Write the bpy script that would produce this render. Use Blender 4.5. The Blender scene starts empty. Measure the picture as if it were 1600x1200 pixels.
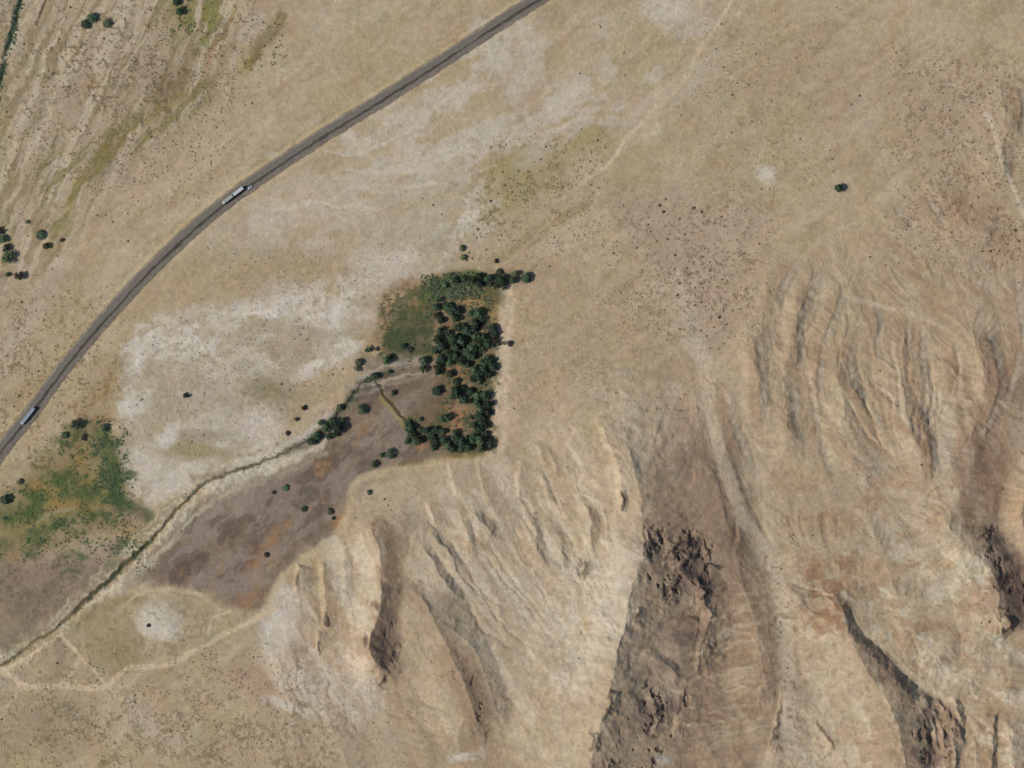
import bpy, bmesh, math, random
import numpy as np
from mathutils import Vector

random.seed(7)
rng = np.random.default_rng(11)
S = bpy.context.scene
COL = S.collection
PX = 0.5                      # metres per photo pixel


def W(u, v):                  # photo-map coordinates -> metres on the ground
    return (u - 800) * PX, (600 - v) * PX


# ------------------------------------------------------------------ camera
cam = bpy.data.cameras.new("survey_camera")
camo = bpy.data.objects.new("survey_camera", cam)
COL.objects.link(camo)
CAM_H = 6000.0
camo.location = (0, 0, CAM_H)
cam.sensor_width = 36
cam.sensor_fit = 'HORIZONTAL'
cam.lens = 36 * CAM_H / 800.0
cam.clip_start = 10
cam.clip_end = 20000
S.camera = camo

# ------------------------------------------------------------------ light
SUN_EL = math.radians(45)
SH_AZ = math.radians(14)      # shadows fall to the east, a little north
w = bpy.data.worlds.new("World")
S.world = w
w.use_nodes = True
nt = w.node_tree
bg = nt.nodes["Background"]
sky = nt.nodes.new("ShaderNodeTexSky")
sky.sky_type = 'NISHITA'
sky.sun_disc = False
sky.sun_elevation = SUN_EL
sky.sun_rotation = math.atan2(-math.cos(SH_AZ), -math.sin(SH_AZ)) % (2 * math.pi)
sky.altitude = 900
nt.links.new(sky.outputs[0], bg.inputs[0])
bg.inputs[1].default_value = 0.10
sl = bpy.data.lights.new("sun", 'SUN')
sl.energy = 3.68
sl.angle = math.radians(0.53)
sl.color = (1.0, 0.955, 0.88)
so = bpy.data.objects.new("sun", sl)
COL.objects.link(so)
d = Vector((math.cos(SUN_EL) * math.cos(SH_AZ), math.cos(SUN_EL) * math.sin(SH_AZ), -math.sin(SUN_EL)))
so.rotation_euler = d.to_track_quat('-Z', 'Y').to_euler()
so.location = (-300, 0, 300)
S.view_settings.view_transform = 'Standard'
S.view_settings.look = 'None'
S.view_settings.exposure = 0
S.view_settings.gamma = 1


# ------------------------------------------------------------------ colour
def C(r, g, b):
    c = np.array([r, g, b], dtype=np.float32) / 255.0
    return np.where(c <= 0.04045, c / 12.92, ((c + 0.055) / 1.055) ** 2.4).astype(np.float32)


# ------------------------------------------------------------------ the grid the terrain is computed on
STEP = 1.15                   # photo pixels between vertices (0.57 m)
core_u = np.arange(-60, 1660.1, STEP)
core_v = np.arange(-60, 1260.1, STEP)


def extend(a):
    ext, s, x = [], STEP, a[-1]
    while x < a[-1] + 9000:
        s *= 1.09
        x += s
        ext.append(x)
    ext = np.array(ext)
    return np.concatenate([(a[0] - (ext - a[-1]))[::-1], a, ext])


gu = extend(core_u).astype(np.float32)
gv = extend(core_v).astype(np.float32)
NU, NV = len(gu), len(gv)
U, V = np.meshgrid(gu, gv)

_lat = [np.random.default_rng(100 + i).random((256, 256)).astype(np.float32) for i in range(8)]


def vn(x, y, sc, seed=0):
    """smooth value noise, 0..1"""
    x = x / sc + seed * 17.31 + 300.0
    y = y / sc + seed * 9.77 + 300.0
    xi = np.floor(x).astype(np.int32)
    yi = np.floor(y).astype(np.int32)
    fx = (x - xi).astype(np.float32)
    fy = (y - yi).astype(np.float32)
    fx = fx * fx * (3 - 2 * fx)
    fy = fy * fy * (3 - 2 * fy)
    L = _lat[seed % 8]
    x0, x1, y0, y1 = xi & 255, (xi + 1) & 255, yi & 255, (yi + 1) & 255
    a = L[y0, x0] * (1 - fx) + L[y0, x1] * fx
    b = L[y1, x0] * (1 - fx) + L[y1, x1] * fx
    return a * (1 - fy) + b * fy


def fbm(x, y, sc, seed=0, octv=4, gain=0.5):
    t = 0.0
    a, n = 1.0, 0.0
    ca, sa = math.cos(0.6), math.sin(0.6)
    for i in range(octv):
        t = t + a * vn(x, y, sc, seed + i * 3)
        n += a
        a *= gain
        sc *= 0.5
        x, y = x * ca - y * sa, x * sa + y * ca
    return t / n


def sst(x, a, b):
    t = np.clip((x - a) / (b - a), 0, 1)
    return t * t * (3 - 2 * t)


# shared warps, so edges wander instead of following drawn lines
WA = (fbm(U, V, 34, 1, 3) - 0.5) * 2
WB = (fbm(U, V, 34, 2, 3) - 0.5) * 2
WC = (fbm(U, V, 9, 3, 2) - 0.5) * 2
WD = (fbm(U, V, 9, 4, 2) - 0.5) * 2
N1 = fbm(U, V, 60, 5, 5, 0.6)          # mottle
N2 = fbm(U, V, 18, 6, 4, 0.6)
N3 = fbm(U, V, 5, 7, 2, 0.7)


def win(x0, y0, x1, y1, m):
    i0, i1 = np.searchsorted(gu, x0 - m), np.searchsorted(gu, x1 + m)
    j0, j1 = np.searchsorted(gv, y0 - m), np.searchsorted(gv, y1 + m)
    return slice(j0, j1), slice(i0, i1)


def polydist(pts, m, warp=1.0, fine=1.0, closed=False):
    """window, distance, side (+ = right of travel, seen on the map), 0..1 along"""
    p = np.array(pts, dtype=np.float32)
    sl_ = win(p[:, 0].min(), p[:, 1].min(), p[:, 0].max(), p[:, 1].max(), m + 12 * warp + 4 * fine)
    x = U[sl_] + WA[sl_] * 9 * warp + WC[sl_] * 3 * fine
    y = V[sl_] + WB[sl_] * 9 * warp + WD[sl_] * 3 * fine
    best = np.full(x.shape, 1e9, np.float32)
    side = np.zeros(x.shape, np.float32)
    along = np.zeros(x.shape, np.float32)
    seg = np.hypot(*(p[1:] - p[:-1]).T)
    tot = seg.sum()
    acc = 0.0
    for k in range(len(p) - 1):
        a, b = p[k], p[k + 1]
        ab = b - a
        L2 = float(ab @ ab) + 1e-6
        t = np.clip(((x - a[0]) * ab[0] + (y - a[1]) * ab[1]) / L2, 0, 1)
        dx, dy = x - (a[0] + t * ab[0]), y - (a[1] + t * ab[1])
        dd = np.sqrt(dx * dx + dy * dy)
        cr = ab[0] * (y - a[1]) - ab[1] * (x - a[0])
        up = dd < best
        best = np.where(up, dd, best)
        side = np.where(up, np.sign(cr), side)
        along = np.where(up, (acc + t * seg[k]) / tot, along)
        acc += seg[k]
    return sl_, best, side, along, x, y


def smoothpts(pts, n=4):
    """Catmull-Rom"""
    p = [np.array(q, float) for q in pts]
    p = [2 * p[0] - p[1]] + p + [2 * p[-1] - p[-2]]
    out = []
    for i in range(1, len(p) - 2):
        for k in range(n):
            t = k / n
            out.append(0.5 * ((2 * p[i]) + (-p[i - 1] + p[i + 1]) * t + (2 * p[i - 1] - 5 * p[i] + 4 * p[i + 1] - p[i + 2]) * t * t
                              + (-p[i - 1] + 3 * p[i] - 3 * p[i + 1] + p[i + 2]) * t ** 3))
    out.append(p[-2])
    return [tuple(q) for q in out]


# ------------------------------------------------------------------ height
H = np.zeros(U.shape, np.float32)


def lift(pts, h, wl, wr, q=1.3, warp=0.6, fine=0.8, taper=0.15, hs=None, smooth=True):
    """a crest (h > 0) or a channel (h < 0). wl / wr: foot distance on the left / right of travel"""
    if smooth and len(pts) > 2:
        pts = smoothpts(pts, 3)
    sl_, dd, side, al, _, _ = polydist(pts, max(wl, wr), warp, fine)
    wd = np.where(side > 0, wr, wl)
    f = np.clip(1 - dd / wd, 0, 1) ** q
    amp = h if hs is None else np.interp(al, np.linspace(0, 1, len(hs)), hs)
    if taper:
        amp = amp * sst(al, 0, taper) * sst(1 - al, 0, taper)
    H[sl_] += (amp * f).astype(np.float32)


def mound(x, y, rx, ry, h, ang=0, p=2.0):
    m = max(rx, ry) * 3
    sl_ = win(x, y, x, y, m)
    a = math.radians(ang)
    dx, dy = U[sl_] - x + WA[sl_] * 8, V[sl_] - y + WB[sl_] * 8
    X, Y = dx * math.cos(a) + dy * math.sin(a), -dx * math.sin(a) + dy * math.cos(a)
    H[sl_] += h * np.exp(-((X / rx) ** 2 + (Y / ry) ** 2) ** (p / 2)).astype(np.float32)


def family(A, B, n, fn, jit=4, seed=0):
    """n channels between two guide curves"""
    r = random.Random(seed)
    A, B = smoothpts(A, 3), smoothpts(B, 3)
    L = 12

    def res(P):
        P = np.array(P)
        s = np.concatenate([[0], np.cumsum(np.hypot(*(P[1:] - P[:-1]).T))])
        q = np.linspace(0, s[-1], L)
        return np.stack([np.interp(q, s, P[:, 0]), np.interp(q, s, P[:, 1])], 1)
    A, B = res(A), res(B)
    for i in range(n):
        t = (i + 0.5 + r.uniform(-.35, .35)) / n
        P = A * (1 - t) + B * t
        a0 = r.randint(0, 5)
        a1 = r.randint(a0 + 4, L)
        P = P[a0:a1] + np.array([[r.uniform(-jit, jit), r.uniform(-jit, jit)] for _ in range(a1 - a0)])
        if len(P) > 2:
            fn([tuple(q) for q in P], r)


# the whole land climbs gently to the south-east
gent = sst(U * 0.55 + V * 0.83, 760, 1500)
H += gent * 26
H += (fbm(U, V, 160, 1, 4) - 0.5) * 5 * sst(U * 0.6 + V * 0.8, 500, 1000)
H += (N2 - 0.5) * 0.7

# hill country: everywhere right/below of a line, carrying ridged erosion noise
hx, hy = U * 0.94 + V * -0.34, U * 0.34 + V * 0.94          # across / along the grain
hill = np.maximum(sst(V - np.interp(U, [400, 520, 600, 780, 900, 1000, 1110, 1130], [1015, 860, 800, 720, 660, 640, 560, 545]), 0, 60) * sst(U, 400, 470),
                  sst(V - np.interp(U, [1130, 1180, 1250, 1400, 1500, 1600], [560, 440, 390, 300, 180, 120]), 0, 60) * sst(U, 1125, 1180)).astype(np.float32)
hill *= 1 - .55 * sst(U, 1280, 1360) * (1 - sst(V, 380, 460))
hill = hill.astype(np.float32)
rid = 0.0
for sc, am, sd in ((90, 5.2, 1), (46, 2.4, 2), (22, .8, 3), (10, .3, 4)):
    x = hx + WA * 10
    n = 1 - np.abs(2 * vn(x, hy / 3.4 + WB * 3, sc, sd) - 1)
    rid = rid + am * n
H += hill * (rid - 3.5) * 0.72
rough = sst(fbm(U, V, 90, 6, 2), 0.5, 0.62)
H += hill * rough * (fbm(U, V, 12, 2, 3, .6) - .5) * 1.5

# --- ridge with the shaded east flank near the middle bottom
lift([(570, 800), (590, 850), (597, 900), (590, 960), (576, 1005), (592, 1045), (604, 1078)], 19, 80, 44, 1.15, .3, .8)
lift([(597, 905), (590, 960), (577, 1005), (592, 1050)], 9, 34, 36, 1.2, .3, .8)
lift([(640, 905), (668, 950), (700, 1010), (722, 1060), (740, 1110), (752, 1158)], 17, 60, 74, 1.2, .3, .8)
lift([(680, 965), (730, 1000), (758, 1050), (772, 1100), (800, 1140)], 3.5, 30, 24, 1.2, .3, .8)
lift([(505, 870), (508, 930), (513, 990)], 5, 26, 9, 1.2, .2, .5)
lift([(498, 985), (497, 1020)], 3.0, 16, 4, 1.1, .1, .4)
lift([(470, 880), (464, 905), (466, 925)], 5, 26, 6, 1.1, .1, .5)
lift([(552, 830), (535, 880), (548, 950), (560, 1010)], 4, 40, 22, 1.3)
lift([(430, 1010), (445, 1060), (470, 1120)], 4, 50, 30, 1.3)
# --- the great ridge: bright west side, long shaded east face
lift([(985, 560), (975, 640), (988, 720), (1003, 800), (1000, 860), (988, 915), (972, 975), (960, 1030), (950, 1085), (930, 1150), (915, 1230)],
     24, 190, 140, 1.3, .5, 1.2, 0.04, hs=[0, 9, 24, 34, 35, 31, 29, 28, 27, 26, 24])
lift([(1003, 830), (992, 900), (972, 975), (958, 1050), (940, 1120), (922, 1200)], 10, 60, 62, 1.1, .3, 1.3, .1)
lift([(1085, 700), (1120, 760), (1140, 830), (1160, 900), (1180, 980), (1190, 1060), (1180, 1130)], 7, 50, 60, 1.2)
lift([(1068, 820), (1050, 870), (1090, 910), (1105, 960), (1100, 1020), (1085, 1060)], 8, 40, 13, 1.1, .7, 1.6)
lift([(1012, 825), (1014, 850), (1000, 880)], 5, 20, 6, 1.1, .3, 1.5)
lift([(1035, 842), (1052, 850), (1044, 868), (1036, 885)], 5, 15, 5, 1.0, .4, 1.5)
lift([(1060, 846), (1082, 852), (1070, 872), (1064, 892), (1080, 905)], 7, 16, 6, 1.0, .4, 1.5)
lift([(1040, 905), (1048, 925), (1036, 945)], 5, 16, 5, 1.0, .4, 1.5)
lift([(1094, 905), (1100, 930), (1092, 950)], 5, 16, 6, 1.0, .4, 1.5)
lift([(1000, 1015), (1030, 1030), (1052, 1048), (1062, 1062)], 5, 12, 16, 1.1, .2, .7)
lift([(1012, 1080), (1022, 1105), (1026, 1125), (1016, 1150)], 6, 26, 7, 1.1, .3, 1.2)
lift([(1060, 1080), (1064, 1110), (1050, 1150)], 5, 26, 9, 1.1, .3, 1.2)
lift([(998, 945), (994, 965), (988, 975)], 4, 14, 4, 1, .1, .6)
lift([(955, 1075), (952, 1095), (946, 1115)], 7, 16, 5, 1.0, .1, .5)
lift([(926, 1140), (926, 1155), (921, 1170)], 6, 14, 5, 1.0, .1, .5)
lift([(1075, 940), (1100, 945), (1112, 965)], 4, 14, 7, 1.0, .3, 1)
lift([(1095, 985), (1098, 1005), (1092, 1030), (1088, 1050)], 5, 22, 6, 1, .3, 1)
# --- gully with the black wall west of it
lift([(930, 640), (950, 690), (966, 730), (970, 770), (978, 810)], 6.5, 36, 9, 1.2, .2, .6, .2)
lift([(968, 765), (972, 780), (968, 800)], 4.5, 10, 4, 1.0, .1, .5)
# small gullies in the fan
for P, hh in (([(838, 690), (848, 715), (858, 735)], 2.2), ([(855, 698), (866, 725), (872, 745)], 2.2), ([(818, 715), (810, 750), (812, 785)], 2.4),
              ([(838, 735), (852, 760), (862, 800)], 3), ([(884, 722), (890, 745)], 1.6), ([(668, 780), (676, 805), (682, 825)], 2.6),
              ([(700, 705), (712, 760), (740, 800)], 1.4), ([(745, 700), (755, 760), (790, 830)], 1.4)):
    lift(P, hh, 20, 6, 1.2, .2, .5, .25)
# --- flow lines of the pale fan
family([(625, 795), (665, 880), (730, 960), (820, 1040), (900, 1120)], [(885, 660), (925, 730), (950, 800), (965, 870), (955, 940)], 26,
       lambda P, r: lift(P, -r.uniform(.3, 1.6), r.uniform(5, 14), r.uniform(3, 7), 1.1, .7, 1, .3), 5, 3)
family([(600, 1180), (700, 1190), (800, 1180)], [(560, 1050), (640, 1080), (720, 1110)], 8,
       lambda P, r: lift(P, -r.uniform(.5, 1.2), 8, 5, 1.1, .4, .6, .25), 4, 5)
family([(430, 1010), (440, 1080), (480, 1150)], [(560, 1040), (560, 1100), (600, 1180)], 9,
       lambda P, r: lift(P, -r.uniform(.5, 1.2), 8, 5, 1.1, .4, .6, .25), 5, 6)
family([(600, 800), (650, 880), (720, 960), (800, 1040)], [(880, 670), (915, 730), (935, 800), (940, 870)], 8,
       lambda P, r: lift(P, r.uniform(3.5, 7), r.uniform(10, 18), r.uniform(26, 40), 1.15, .8, 1, .35), 5, 17)
# slabs running down the back of the great ridge
family([(1050, 950), (1120, 925), (1195, 905)], [(1030, 1190), (1110, 1175), (1200, 1150)], 26,
       lambda P, r: lift(P, -r.uniform(.8, 1.9), 6, 6, 1.1, .3, .8, .2), 2.5, 7)
family([(960, 850), (1060, 780), (1130, 720)], [(980, 930), (1080, 870), (1150, 830)], 9,
       lambda P, r: lift(P, -r.uniform(.4, .9), 8, 5, 1.1, .4, .8, .2), 3, 8)
# --- wash along the foot of the ridge
lift([(1098, 560), (1112, 620), (1124, 700), (1150, 785), (1180, 845), (1215, 900), (1226, 1000), (1232, 1100), (1238, 1230)], -1.5, 24, 24, .6, .2, .5, .05)
lift([(1108, 640), (1120, 700), (1145, 780), (1155, 830), (1148, 870)], 3.5, 30, 6, 1.2, .15, .6, .2)
lift([(1224, 1060), (1220, 1105), (1208, 1150), (1196, 1190)], 8, 60, 6, 1.1, .15, .5, .2)
# --- badland gullies on the right: dark wall left, bright wall right
G = [([(1236, 398), (1226, 430), (1208, 462), (1200, 500)], 4.5, 26, 10), ([(1270, 405), (1264, 450), (1244, 490), (1243, 560), (1238, 610)], 5, 24, 9),
     ([(1296, 436), (1306, 462), (1294, 500), (1278, 548), (1274, 610), (1290, 660)], 5.5, 24, 9), ([(1352, 478), (1370, 508), (1361, 545), (1376, 575)], 3.6, 24, 8),
     ([(1398, 495), (1415, 540), (1430, 600)], 2.4, 20, 9), ([(1438, 500), (1433, 545), (1438, 610)], 4, 26, 8), ([(1482, 520), (1490, 570), (1488, 630)], 3.4, 26, 8),
     ([(1524, 500), (1548, 548), (1556, 600), (1540, 655), (1510, 690)], 6, 40, 12), ([(1165, 515), (1182, 550), (1184, 600), (1188, 680)], 5, 26, 11),
     ([(1232, 600), (1234, 650), (1246, 700)], 2.6, 24, 7), ([(1320, 590), (1345, 630), (1372, 680)], 4, 26, 9), ([(1298, 660), (1328, 712), (1372, 752)], 3.6, 26, 9),
     ([(1426, 620), (1440, 662), (1450, 710), (1454, 762)], 8, 46, 9), ([(1588, 540), (1572, 600), (1550, 650)], 5, 40, 20),
     ([(1388, 318), (1402, 340), (1428, 356)], 3.8, 24, 10), ([(1440, 306), (1452, 330), (1470, 354)], 3.8, 24, 9), ([(1412, 420), (1440, 436), (1480, 452)], 3.4, 16, 10),
     ([(1582, 130), (1592, 165), (1584, 220)], 5, 24, 8), ([(1581, 430), (1586, 500), (1594, 560)], 3, 24, 9), ([(1355, 590), (1400, 650), (1440, 690)], 2.4, 20, 9),
     ([(1125, 600), (1140, 660), (1170, 740)], 3, 22, 10), ([(1250, 560), (1262, 620), (1275, 700), (1300, 760)], 2.6, 20, 8),
     ([(1380, 360), (1420, 400), (1500, 430), (1560, 470)], 2.4, 24, 12), ([(1330, 520), (1322, 580), (1350, 640)], 2.0, 18, 8)]
for P, hh, a, b in G:
    # travel is downwards on the map, so its left hand is east: swap
    lift(P, hh * .72, b * 1.7, a, 1.2, .4, .7, .25)
family([(1290, 480), (1300, 560), (1330, 650), (1400, 740)], [(1500, 520), (1500, 580), (1480, 650), (1440, 700)], 16,
       lambda P, r: lift(P, -r.uniform(.8, 1.8), 4, 7, 1.1, .3, .7, .25), 4, 12)
for P, hh, a_, b_ in (([(1210, 380), (1195, 470), (1180, 560), (1200, 700)], 5, 50, 40), ([(1262, 400), (1240, 500), (1225, 620), (1250, 760)], 5, 44, 30),
                      ([(1330, 470), (1310, 560), (1330, 680), (1390, 770)], 5, 50, 36), ([(1420, 500), (1405, 580), (1425, 680), (1445, 760)], 6, 50, 30),
                      ([(1500, 480), (1530, 560), (1530, 640), (1490, 720)], 7, 50, 34), ([(1440, 280), (1500, 340), (1560, 380)], 4, 60, 40),
                      ([(1560, 120), (1570, 200), (1560, 300)], 5, 60, 26), ([(1460, 790), (1500, 850), (1540, 880)], 5, 60, 40)):
    lift(P, hh, b_, a_, 1.5, .8, 1.2, .25)
# --- dark basin and the lit hill on the right edge
lift([(1570, 560), (1545, 650), (1520, 720), (1490, 790), (1480, 850), (1520, 900)], 9, 130, 110, 1.4, .6, .8, .2)
lift([(1650, 700), (1612, 745), (1592, 800), (1610, 860), (1650, 930)], 18, 120, 34, 1.1, .3, .8, .1)
lift([(1540, 820), (1538, 870), (1556, 920), (1560, 965), (1572, 1000)], 15, 46, 70, 1.1, .4, 1.2, .15)
lift([(1566, 960), (1577, 972), (1572, 984)], 6, 6, 14, 1.0, .1, .4, .2)
# --- lower right: rounded crest, shaded east side falling to a bright rim
lift([(1300, 915), (1325, 985), (1350, 1040), (1385, 1095), (1405, 1150), (1420, 1230)], 18, 70, 90, 1.25, .3, .8, .1)
lift([(1318, 925), (1338, 975), (1375, 1015), (1418, 1058), (1455, 1088), (1490, 1115), (1510, 1160)], -6.5, 46, 18, 1.2, .15, .6, .12)
lift([(1470, 1100), (1455, 1150), (1450, 1230)], -7, 26, 26, 1.2, .3, 1.6, .1)
lift([(1486, 1085), (1498, 1120), (1492, 1170), (1488, 1230)], 7, 9, 26, 1.1, .3, 1, .1)
lift([(1552, 1110), (1550, 1160), (1546, 1230)], 6, 8, 34, 1.1, .3, .8, .1)
family([(1420, 1080), (1440, 1130), (1450, 1190)], [(1480, 1090), (1500, 1140), (1500, 1190)], 10,
       lambda P, r: lift(P, r.uniform(2, 4), 5, 9, 1.1, .3, .8, .25), 3, 14)
mound(1480, 960, 90, 60, 6)
mound(1330, 860, 100, 40, 5)
lift([(1235, 915), (1260, 925), (1300, 930)], -3, 8, 8, 1.2, .3, .6)
lift([(1270, 1125), (1290, 1150), (1305, 1170)], 2.5, 6, 16, 1.1)
for P, hh in (([(1395, 1040), (1400, 1075), (1412, 1110)], 4), ([(1415, 1062), (1422, 1100)], 3.5), ([(1345, 985), (1352, 1020), (1366, 1050)], 3), ([(1500, 985), (1470, 1020), (1450, 1060)], 2.5),
              ([(1540, 1000), (1520, 1050), (1500, 1090)], 3), ([(1440, 960), (1420, 1000), (1405, 1035)], 2.5), ([(1570, 1010), (1575, 1060), (1560, 1100)], 3), ([(1350, 905), (1400, 930), (1460, 930)], 3),
              ([(1480, 880), (1520, 910), (1550, 950)], 4), ([(1585, 1110), (1580, 1160), (1590, 1220)], 5), ([(1515, 1110), (1520, 1160), (1518, 1220)], 4)):
    lift(P, hh, 22, 30, 1.2, .5, 1.2, .3)
# --- low mounds, lower left
mound(255, 972, 46, 34, 4, 20)
mound(70, 1040, 34, 26, 2.2)

H *= .60
# --- corridors kept level: the highway, the flat valley
ROAD = smoothpts([(-120, 850), (-40, 762), (0, 706), (48, 645), (100, 575), (160, 503), (225, 432), (300, 360), (366, 306), (440, 255), (520, 203), (600, 154),
                  (690, 96), (760, 50), (830, 5), (930, -55), (1060, -125)], 5)
sl_, dd, sd, al, _, _ = polydist(ROAD, 60, 0, 0)
k = 1 - sst(dd, 13, 34)
H[sl_] = H[sl_] * (1 - k) + 0.0 * k
# --- the incised creek
CREEK = [(-40, 1062), (0, 1040), (30, 1022), (62, 998), (92, 980), (115, 957), (150, 925), (178, 900), (198, 878), (232, 848), (268, 806), (292, 780), (325, 752),
         (365, 737), (400, 726), (450, 705), (492, 684), (520, 656), (540, 634), (562, 606), (582, 590), (610, 582), (660, 562)]
lift(CREEK, -2.6, 6, 6, .9, .15, 1.1, .03, hs=[3, 3.2, 3, 3, 2.8, 2, 1.6, 1.6, 1.4, 1.2, .8])if False else None
for wdt, dep in ((4.0, -1.4),):
    lift(CREEK, dep, wdt, wdt, .9, .12, .9, .03)
lift([(p[0] - 4, p[1] - 12) for p in CREEK[:16]], .8, 9, 9, 1.2, .6, 2.6, .05)
lift([(p[0] + 6, p[1] + 13) for p in CREEK[:18]], .8, 10, 10, 1.2, .6, 2.6, .05)
CREEK2 = [(584, 592), (596, 606), (600, 618), (616, 634), (628, 650), (640, 664)]
lift(CREEK2, -1.3, 4, 4, 1, .1, .8, .05)
LEFTCH = [(40, -30), (33, 0), (25, 25), (20, 52), (10, 78), (4, 110), (-4, 150)]
lift(LEFTCH, -2, 5, 5, 1, .1, .8, .02)
lift([(78, -20), (68, 15), (58, 40)], -1.2, 4, 4, 1, .1, .8, .02)

# --- rain rills: noise drawn out along the fall line of the slopes
def box1(a, r, ax):
    c = np.cumsum(np.pad(a, [(r + 1, r) if i == ax else (0, 0) for i in range(2)], mode='edge'), axis=ax, dtype=np.float64)
    n = a.shape[ax]
    return ((np.take(c, range(2 * r + 1, 2 * r + 1 + n), ax) - np.take(c, range(0, n), ax)) / (2 * r + 1)).astype(np.float32)


def blur(a, r):
    for _ in range(2):
        a = box1(box1(a, r, 0), r, 1)
    return a


Hs = blur(H, 7)
gy_, gx_ = np.gradient(Hs)
du, dv = np.gradient(gu)[None, :], np.gradient(gv)[:, None]
gx_, gy_ = gx_ / du, gy_ / dv                       # metres of rise for each photo pixel
gm = np.sqrt(gx_ ** 2 + gy_ ** 2) + 1e-5
slope = gm / PX
dirx, diry = gx_ / gm, gy_ / gm


def lic(sc, steps, stp, seed):
    out = vn(U, V, sc, seed)
    for sgn in (1, -1):
        x, y = U.copy(), V.copy()
        ii = np.arange(NU)[None, :].repeat(NV, 0)
        jj = np.arange(NV)[:, None].repeat(NU, 1)
        i0, j0 = ii, jj
        for q in range(steps):
            x = x + sgn * stp * dirx[jj, ii]
            y = y + sgn * stp * diry[jj, ii]
            ii = np.clip(np.round(i0 + (x - U) / STEP).astype(np.int32), 0, NU - 1)
            jj = np.clip(np.round(j0 + (y - V) / STEP).astype(np.int32), 0, NV - 1)
            out = out + vn(x, y, sc, seed)
    out = out / (2 * steps + 1)
    return (out - out.mean()) / out.std()


RILL = np.clip(lic(4.2, 9, 2.4, 2), -2.5, 2.5)
RILL2 = np.clip(lic(9, 9, 4, 5), -2.5, 2.5)
sw = sst(slope, .02, .12) * np.maximum(hill, .0)
sw = sw * (1 - .45 * sst(1000 - U, 0, 120))
H += (sw * (RILL * (.08 + .06 * sst(U, 1120, 1180)) + RILL2 * .24)).astype(np.float32)


# --- broken rock: small ledges scattered over the dark faces
def region(pts, soft=10):
    pts = list(pts) + [pts[0]]
    sl2, dd2, _, _, x2, y2 = polydist(pts, soft * 2, .6, 1)
    ins2 = np.zeros(x2.shape, bool)
    for (x0, y0), (x1, y1) in zip(pts[:-1], pts[1:]):
        if y0 != y1:
            ins2 ^= ((y0 > y2) != (y1 > y2)) & (x2 < (x1 - x0) * (y2 - y0) / (y1 - y0) + x0)
    return sl2, sst(np.where(ins2, dd2, -dd2), -soft, soft)


CRAG = np.zeros(U.shape, np.float32)
for pts, seed, th, dep in (([(1005, 820), (1060, 810), (1120, 850), (1125, 900), (1100, 945), (1040, 945), (1000, 890)], 3, .55, 1.9),
                           ([(1000, 1070), (1075, 1075), (1060, 1180), (1020, 1215), (930, 1215), (970, 1140)], 5, .59, 1.8),
                           ([(1550, 800), (1580, 850), (1620, 890), (1620, 970), (1580, 990), (1555, 930), (1530, 880)], 6, .55, 1.4),
                           ([(1400, 1060), (1450, 1095), (1510, 1120), (1510, 1230), (1440, 1230), (1420, 1130)], 7, .59, 1.4),
                           ([(578, 940), (635, 900), (632, 1000), (605, 1075), (570, 1010)], 2, .62, 1.0),
                           ([(900, 840), (925, 850), (930, 990), (905, 990)], 1, .60, .7),
                           ([(700, 1040), (760, 1060), (765, 1160), (730, 1130)], 1, .63, 1.0)
                           ):
    sl2, mk = region(pts)
    f_ = fbm(U[sl2], V[sl2] * .7, 13, seed, 4, .62)
    c_ = sst(f_, th + .035, th + .085) * mk
    H[sl2] -= c_ * dep * .8
    CRAG[sl2] = np.maximum(CRAG[sl2], c_)

# the floor of the wash is level gravel
WASH = smoothpts([(1098, 560), (1112, 640), (1126, 705), (1152, 785), (1182, 845), (1214, 900), (1226, 1000), (1232, 1100), (1240, 1240)], 3)
Hb = blur(H, 9)
sl2, dd2, _, al2, _, _ = polydist(WASH, 40, .4, .8)
k = (1 - sst(dd2, 8, 20)) * sst(al2, 0, .1)
H[sl2] = H[sl2] * (1 - k) + Hb[sl2] * k

# ------------------------------------------------------------------ colour of the ground
A = np.empty(U.shape + (3,), np.float32)
tan, olive, pink, pale = C(165, 147, 117), C(156, 142, 103), C(162, 142, 117), C(170, 156, 130)
m = sst(N1, .35, .65)[..., None]
A[:] = tan * (1 - m) + pale * m * 0.5 + tan * m * 0.5
m = sst(fbm(U, V, 110, 3, 4), .48, .66)[..., None]
A[:] = A * (1 - .35 * m) + olive * .35 * m
m = sst(fbm(U, V, 130, 9, 4), .5, .7)[..., None]
A[:] = A * (1 - .6 * m) + pink * .6 * m


def put(sl_, mask, col, alpha, mot=0.0, seed=0):
    if mot:
        n = sst(N2[sl_] * .5 + N1[sl_] * .5 + (seed * .013), .36, .56)
        mask = mask * (1 - mot + mot * n)
    k_ = (mask * alpha)[..., None]
    A[sl_] = A[sl_] * (1 - k_) + col * k_


def poly(pts, col, alpha=.8, soft=12, warp=1.0, fine=1.0, mot=.4, seed=0):
    pts = list(pts) + [pts[0]]
    sl_, dd, _, _, x, y = polydist(pts, soft * 2, warp, fine)
    ins = np.zeros(x.shape, bool)
    for (x0, y0), (x1, y1) in zip(pts[:-1], pts[1:]):
        if y0 == y1:
            continue
        c = ((y0 > y) != (y1 > y)) & (x < (x1 - x0) * (y - y0) / (y1 - y0) + x0)
        ins ^= c
    sgn = np.where(ins, dd, -dd)
    put(sl_, sst(sgn, -soft, soft), col, alpha, mot, seed)


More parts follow.
